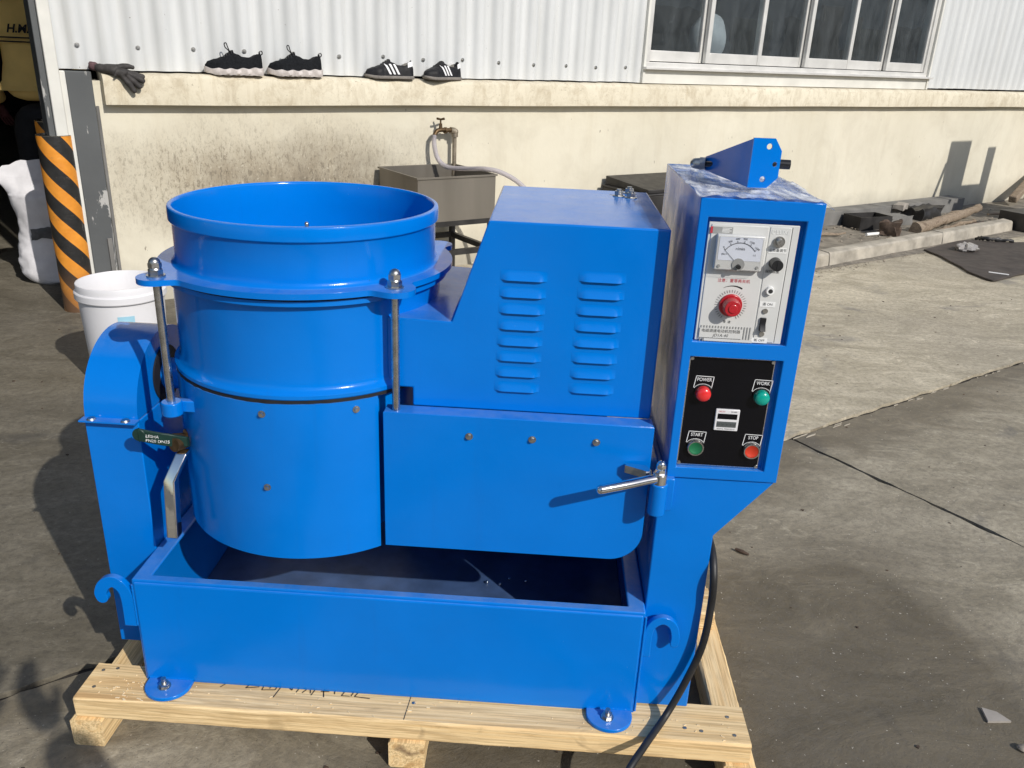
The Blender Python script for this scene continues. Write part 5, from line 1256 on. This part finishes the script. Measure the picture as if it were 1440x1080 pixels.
# mat
ol = [(6.03, 3.30), (6.35, 3.335), (6.62, 3.36), (6.78, 3.325), (6.95, 3.18), (7.3, 2.95), (7.1, 2.62), (6.5, 2.52), (5.98, 2.545), (5.71, 2.54), (5.56, 2.535), (5.60, 2.66), (5.66, 2.76), (5.75, 2.86), (5.86, 3.02), (5.94, 3.125)]
ol = [(p.x+.012*mnoise.noise(Vector((p.x*7, p.y*7, 1))), p.y+.012*mnoise.noise(Vector((p.x*7, p.y*7, 5)))) for p in smooth_path([(a, b, 0) for a, b in ol], 4)]
mb = MB(); P2 = [(p.x, p.y) for p in (Wp(a, b) for a, b in ol)]; mb.prism(P2, .003, .016, 'z'); tag(mb.build('rubber_mat', 'mat', None, bevel=.003), 'dark brown rubber sheet lying flat on the concrete in front of the kerb', 'mat')
mb = MB().sphere((0, 0, 0), (.10, .07, .035), 18, 10); mb.v = [v*(1+.55*mnoise.noise(v*38)) for v in mb.v]; tag(local(mb, 6.315, 3.13, .035).build('plastic_scrap', 'plasticbag', None, smooth=20), 'crumpled clear plastic wad on the rubber mat', 'plastic')
mb = MB().box(0, .12, 0, .016, 0, .004); tag(local(mb, 5.74, 2.66, .017, R(-62)).build('pale_stick', 'labelwhite', None), 'short white stick lying near the corner of the mat', 'stick')

# ------------------------------------------------------------------ rack outside the frame whose shadow falls on the wall
rk = thing('steel_rack', 'grey steel rack on the right whose shadow falls on the cream wall', 'rack', Wp(8.22, 2.62), WA, frame='local')
mb = MB(); mb.box(0, .37, 0, .03, .15, 1.86); mb.box(.37, .71, 0, .03, .15, 1.43); mb.build('back_sheet', 'greypost', rk)
MB().box(.712, .865, .0, .03, 0, 1.79).build('upright', 'greypost', rk)
MB().prism([(-.02, 1.66), (.02, 1.66), (-.13, 1.20), (-.17, 1.20)], 0, .03, 'y').build('brace', 'greypost', rk)
for y in (.05, .35): MB().box(-.1, .86, y, y+.03, .0, .15).build('foot', 'greypost', rk)
mb = MB(); mb.box(-.10, .86, .04, .4, .9, .92); mb.build('shelf', 'greypost', rk)

# ------------------------------------------------------------------ photographer (outside the frame, his shadow falls beside the pallet)
person((.24, -.42, 0), 0, 'person in dark clothes behind the camera whose shadow falls beside the pallet corner', 1.55, 'darkcloth', [((.15, .12, .66), (.06, .16, .83)), ((.15, .12, .66), (.06, .16, .83))], 'skin')

# ------------------------------------------------------------------ litter
random.seed(11)
def chips(name, n, area, size, mat, label, zf=0):
    mb = MB()
    for i in range(n):
        p = area(); s = random.uniform(*size); a = random.random()*6.28; k = random.randint(3, 5)
        poly = [(p[0]+s*random.uniform(.5, 1)*math.cos(a+2*math.pi*q_/k), p[1]+s*random.uniform(.25, .8)*math.sin(a+2*math.pi*q_/k)) for q_ in range(k)]
        mb.prism(poly, p[2], p[2]+s*random.uniform(.2, .5), 'z')
    o = mb.build(name, mat, None, smooth=0); o['kind'] = 'stuff'; o['label'] = label; return o
def ga(x0, x1, y0, y1): return lambda: (random.uniform(x0, x1), random.uniform(y0, y1), .0005)
def pale_area():
    if random.random() < .45: return (random.gauss(.95, .28), random.gauss(1.75, .2), .0005)
    return (random.uniform(-2.2, 3), random.uniform(.9, 4.5), .0005)
chips('pale_litter', 150, pale_area, (.0010, .0030), 'chip', 'tiny pale chips scattered over the concrete')
chips('dark_litter', 260, ga(-2.2, 3.5, .9, 5), (.002, .008), 'rust', 'tiny dark crumbs scattered over the concrete')
def kerb_area():
    u = random.uniform(3.8, 7.5); return (*Wp(u, 3.295+.045*(u-4.8)-abs(random.gauss(0, .06)))[:2], .0006)
chips('kerb_gravel', 700, kerb_area, (.003, .013), 'gravel', 'gravel and grit gathered at the foot of the kerb')
def dirt_area():
    u = random.uniform(3.9, 8.6); return (*Wp(u, random.uniform(3.5, 4.15))[:2], .02)
chips('rubble_grit', 420, dirt_area, (.004, .020), 'gravel', 'grit and small rubble between kerb and wall')
def shav():
    if random.random() < .5: return (random.gauss(-.735, .03), random.gauss(1.200, .02), .1082)
    return (random.uniform(-.80, .40), random.uniform(1.172, 1.225), .1082)
mb = MB()
for i in range(120):
    p = shav()
    if not (-.83 < p[0] < .42 and 1.17 < p[1] < 1.262): continue
    a = random.random()*3.14; L_ = random.uniform(.0015, .007); q_ = random.uniform(.0003, .0008)
    d = Vector((math.cos(a), math.sin(a)*.6)); nn = Vector((-d.y, d.x))*q_; c_ = Vector(p[:2])
    mb.prism([tuple(c_-d*L_/2-nn), tuple(c_+d*L_/2-nn), tuple(c_+d*L_/2+nn), tuple(c_-d*L_/2+nn)], p[2], p[2]+.0012, 'z')
o = mb.build('wood_shavings', 'shaving', None, smooth=0); o['kind'] = 'stuff'; o['label'] = 'fine wood shavings on the front board of the pallet'
mb = MB().prism([(.98, 1.385), (1.03, 1.39), (1.012, 1.415), (.985, 1.425)], .001, .006, 'z'); tag(mb.build('paper_flake', 'paper', None), 'pale flat flake lying alone on the dark concrete', 'flake')
mb = MB().tube([(.575, 1.985, .006), (.59, 1.972, .007), (.607, 1.962, .005)], [.004, .006, .003], 8); tag(mb.build('twig', 'rust', None), 'short brown twig on the concrete beside the column', 'twig')
mb = MB().sphere((0, 0, 0), (.013, .010, .008), 10, 6); mb.v = [v*(1+.3*mnoise.noise(v*90)) for v in mb.v]; mb.xf(Matrix.Translation((1.018, 1.315, .006))); tag(mb.build('pebble', 'gravel', None), 'small pebble near the pale flake', 'pebble')
# white bag seen through the second pane
mb = MB().sphere((0, 0, 0), (.16, .12, .17), 24, 16); mb.v = [v*(1+.12*mnoise.noise(v*9)) for v in mb.v]
tag(local(mb, 4.97, WD+.35, 1.42).build('white_bag', 'sackwhite', None, smooth=60), 'rounded white bag behind the window pane', 'bag')
mb = MB(); mb.box(4.1, 7.4, .18, .75, 1.20, 1.235); mb.xf(Matrix.Translation(Wp(0, WD)) @ Matrix.Rotation(WA, 4, 'Z')); tag(mb.build('window_shelf', 'interior', None), 'dark shelf inside the hall behind the window', 'shelf')

# ------------------------------------------------------------------ hall behind the camera, added to be mirrored in the window panes
oh = thing('warehouse', 'grey warehouse added out of view for the window panes to reflect', 'building', Wp(12, -15), WA, frame='local')
MB().box(-34, 34, -8, 0, 0, 4.6).build('wall', simple('grey_blue_wall', (.40, .44, .46), .8, 0, .25, .6), oh)
MB().prism([(-8.3, 4.6), (.3, 4.6), (-4, 6.2)], -34.3, 34.3, 'x').build('roof', 'roofsheet', oh)
for i in range(9):
    x = -30+7.4*i
    MB().box(x, x+2.4, .0, .05, 1.4, 2.8).build('window', 'glass', oh); MB().box(x+3.2, x+5.8, .0, .06, 0, 3.0).build('door', 'greypost', oh)

def joint_chip():
    u = random.uniform(1.6, 5.5); return (*Wp(u, JV-.014-abs(random.gauss(0, .008)))[:2], .0005)
mb = MB()
for i in range(50):
    x, y, z = joint_chip(); L_ = random.uniform(.010, .060); w_ = random.uniform(.002, .006); d = wd.to_2d(); q_ = wi.to_2d(); c_ = Vector((x, y))
    mb.prism([tuple(c_-d*L_/2-q_*w_*.4), tuple(c_+d*L_*.3-q_*w_/2), tuple(c_+d*L_/2+q_*w_*.3), tuple(c_-d*L_*.2+q_*w_/2)], .0005, .0035, 'z')
o = mb.build('joint_chips', 'chip', None, smooth=0); o['kind'] = 'stuff'; o['label'] = 'broken pale concrete flakes along the long slab joint'

random.seed(21)
sticks = [(5.3, 3.75, 20, .22), (5.6, 3.95, -15, .30), (5.15, 4.0, 40, .16), (7.0, 3.60, 15, .34), (7.35, 3.66, 5, .28), (8.1, 3.9, -20, .30), (8.5, 3.75, 30, .22), (6.0, 3.60, -8, .18)]
for i, (u, v, a, L_) in enumerate(sticks):
    mb = MB().tube([(0, 0, .014), (L_*.35, .012, .018), (L_*.7, -.008, .016), (L_, .01, .02)], [.010, .012, .009, .006], 7); mb.v = [p+Vector((0, mnoise.noise(p*30)*.006, mnoise.noise(p*30+Vector((5, 0, 0)))*.004)) for p in mb.v]
    tag(local(mb, u, v, .016, R(a)).build('wood_splinter', 'oldwood' if i % 2 else 'rust', None), 'thin broken wood splinter lying in the dirt between kerb and wall', 'splinter', 'splinters behind the kerb')
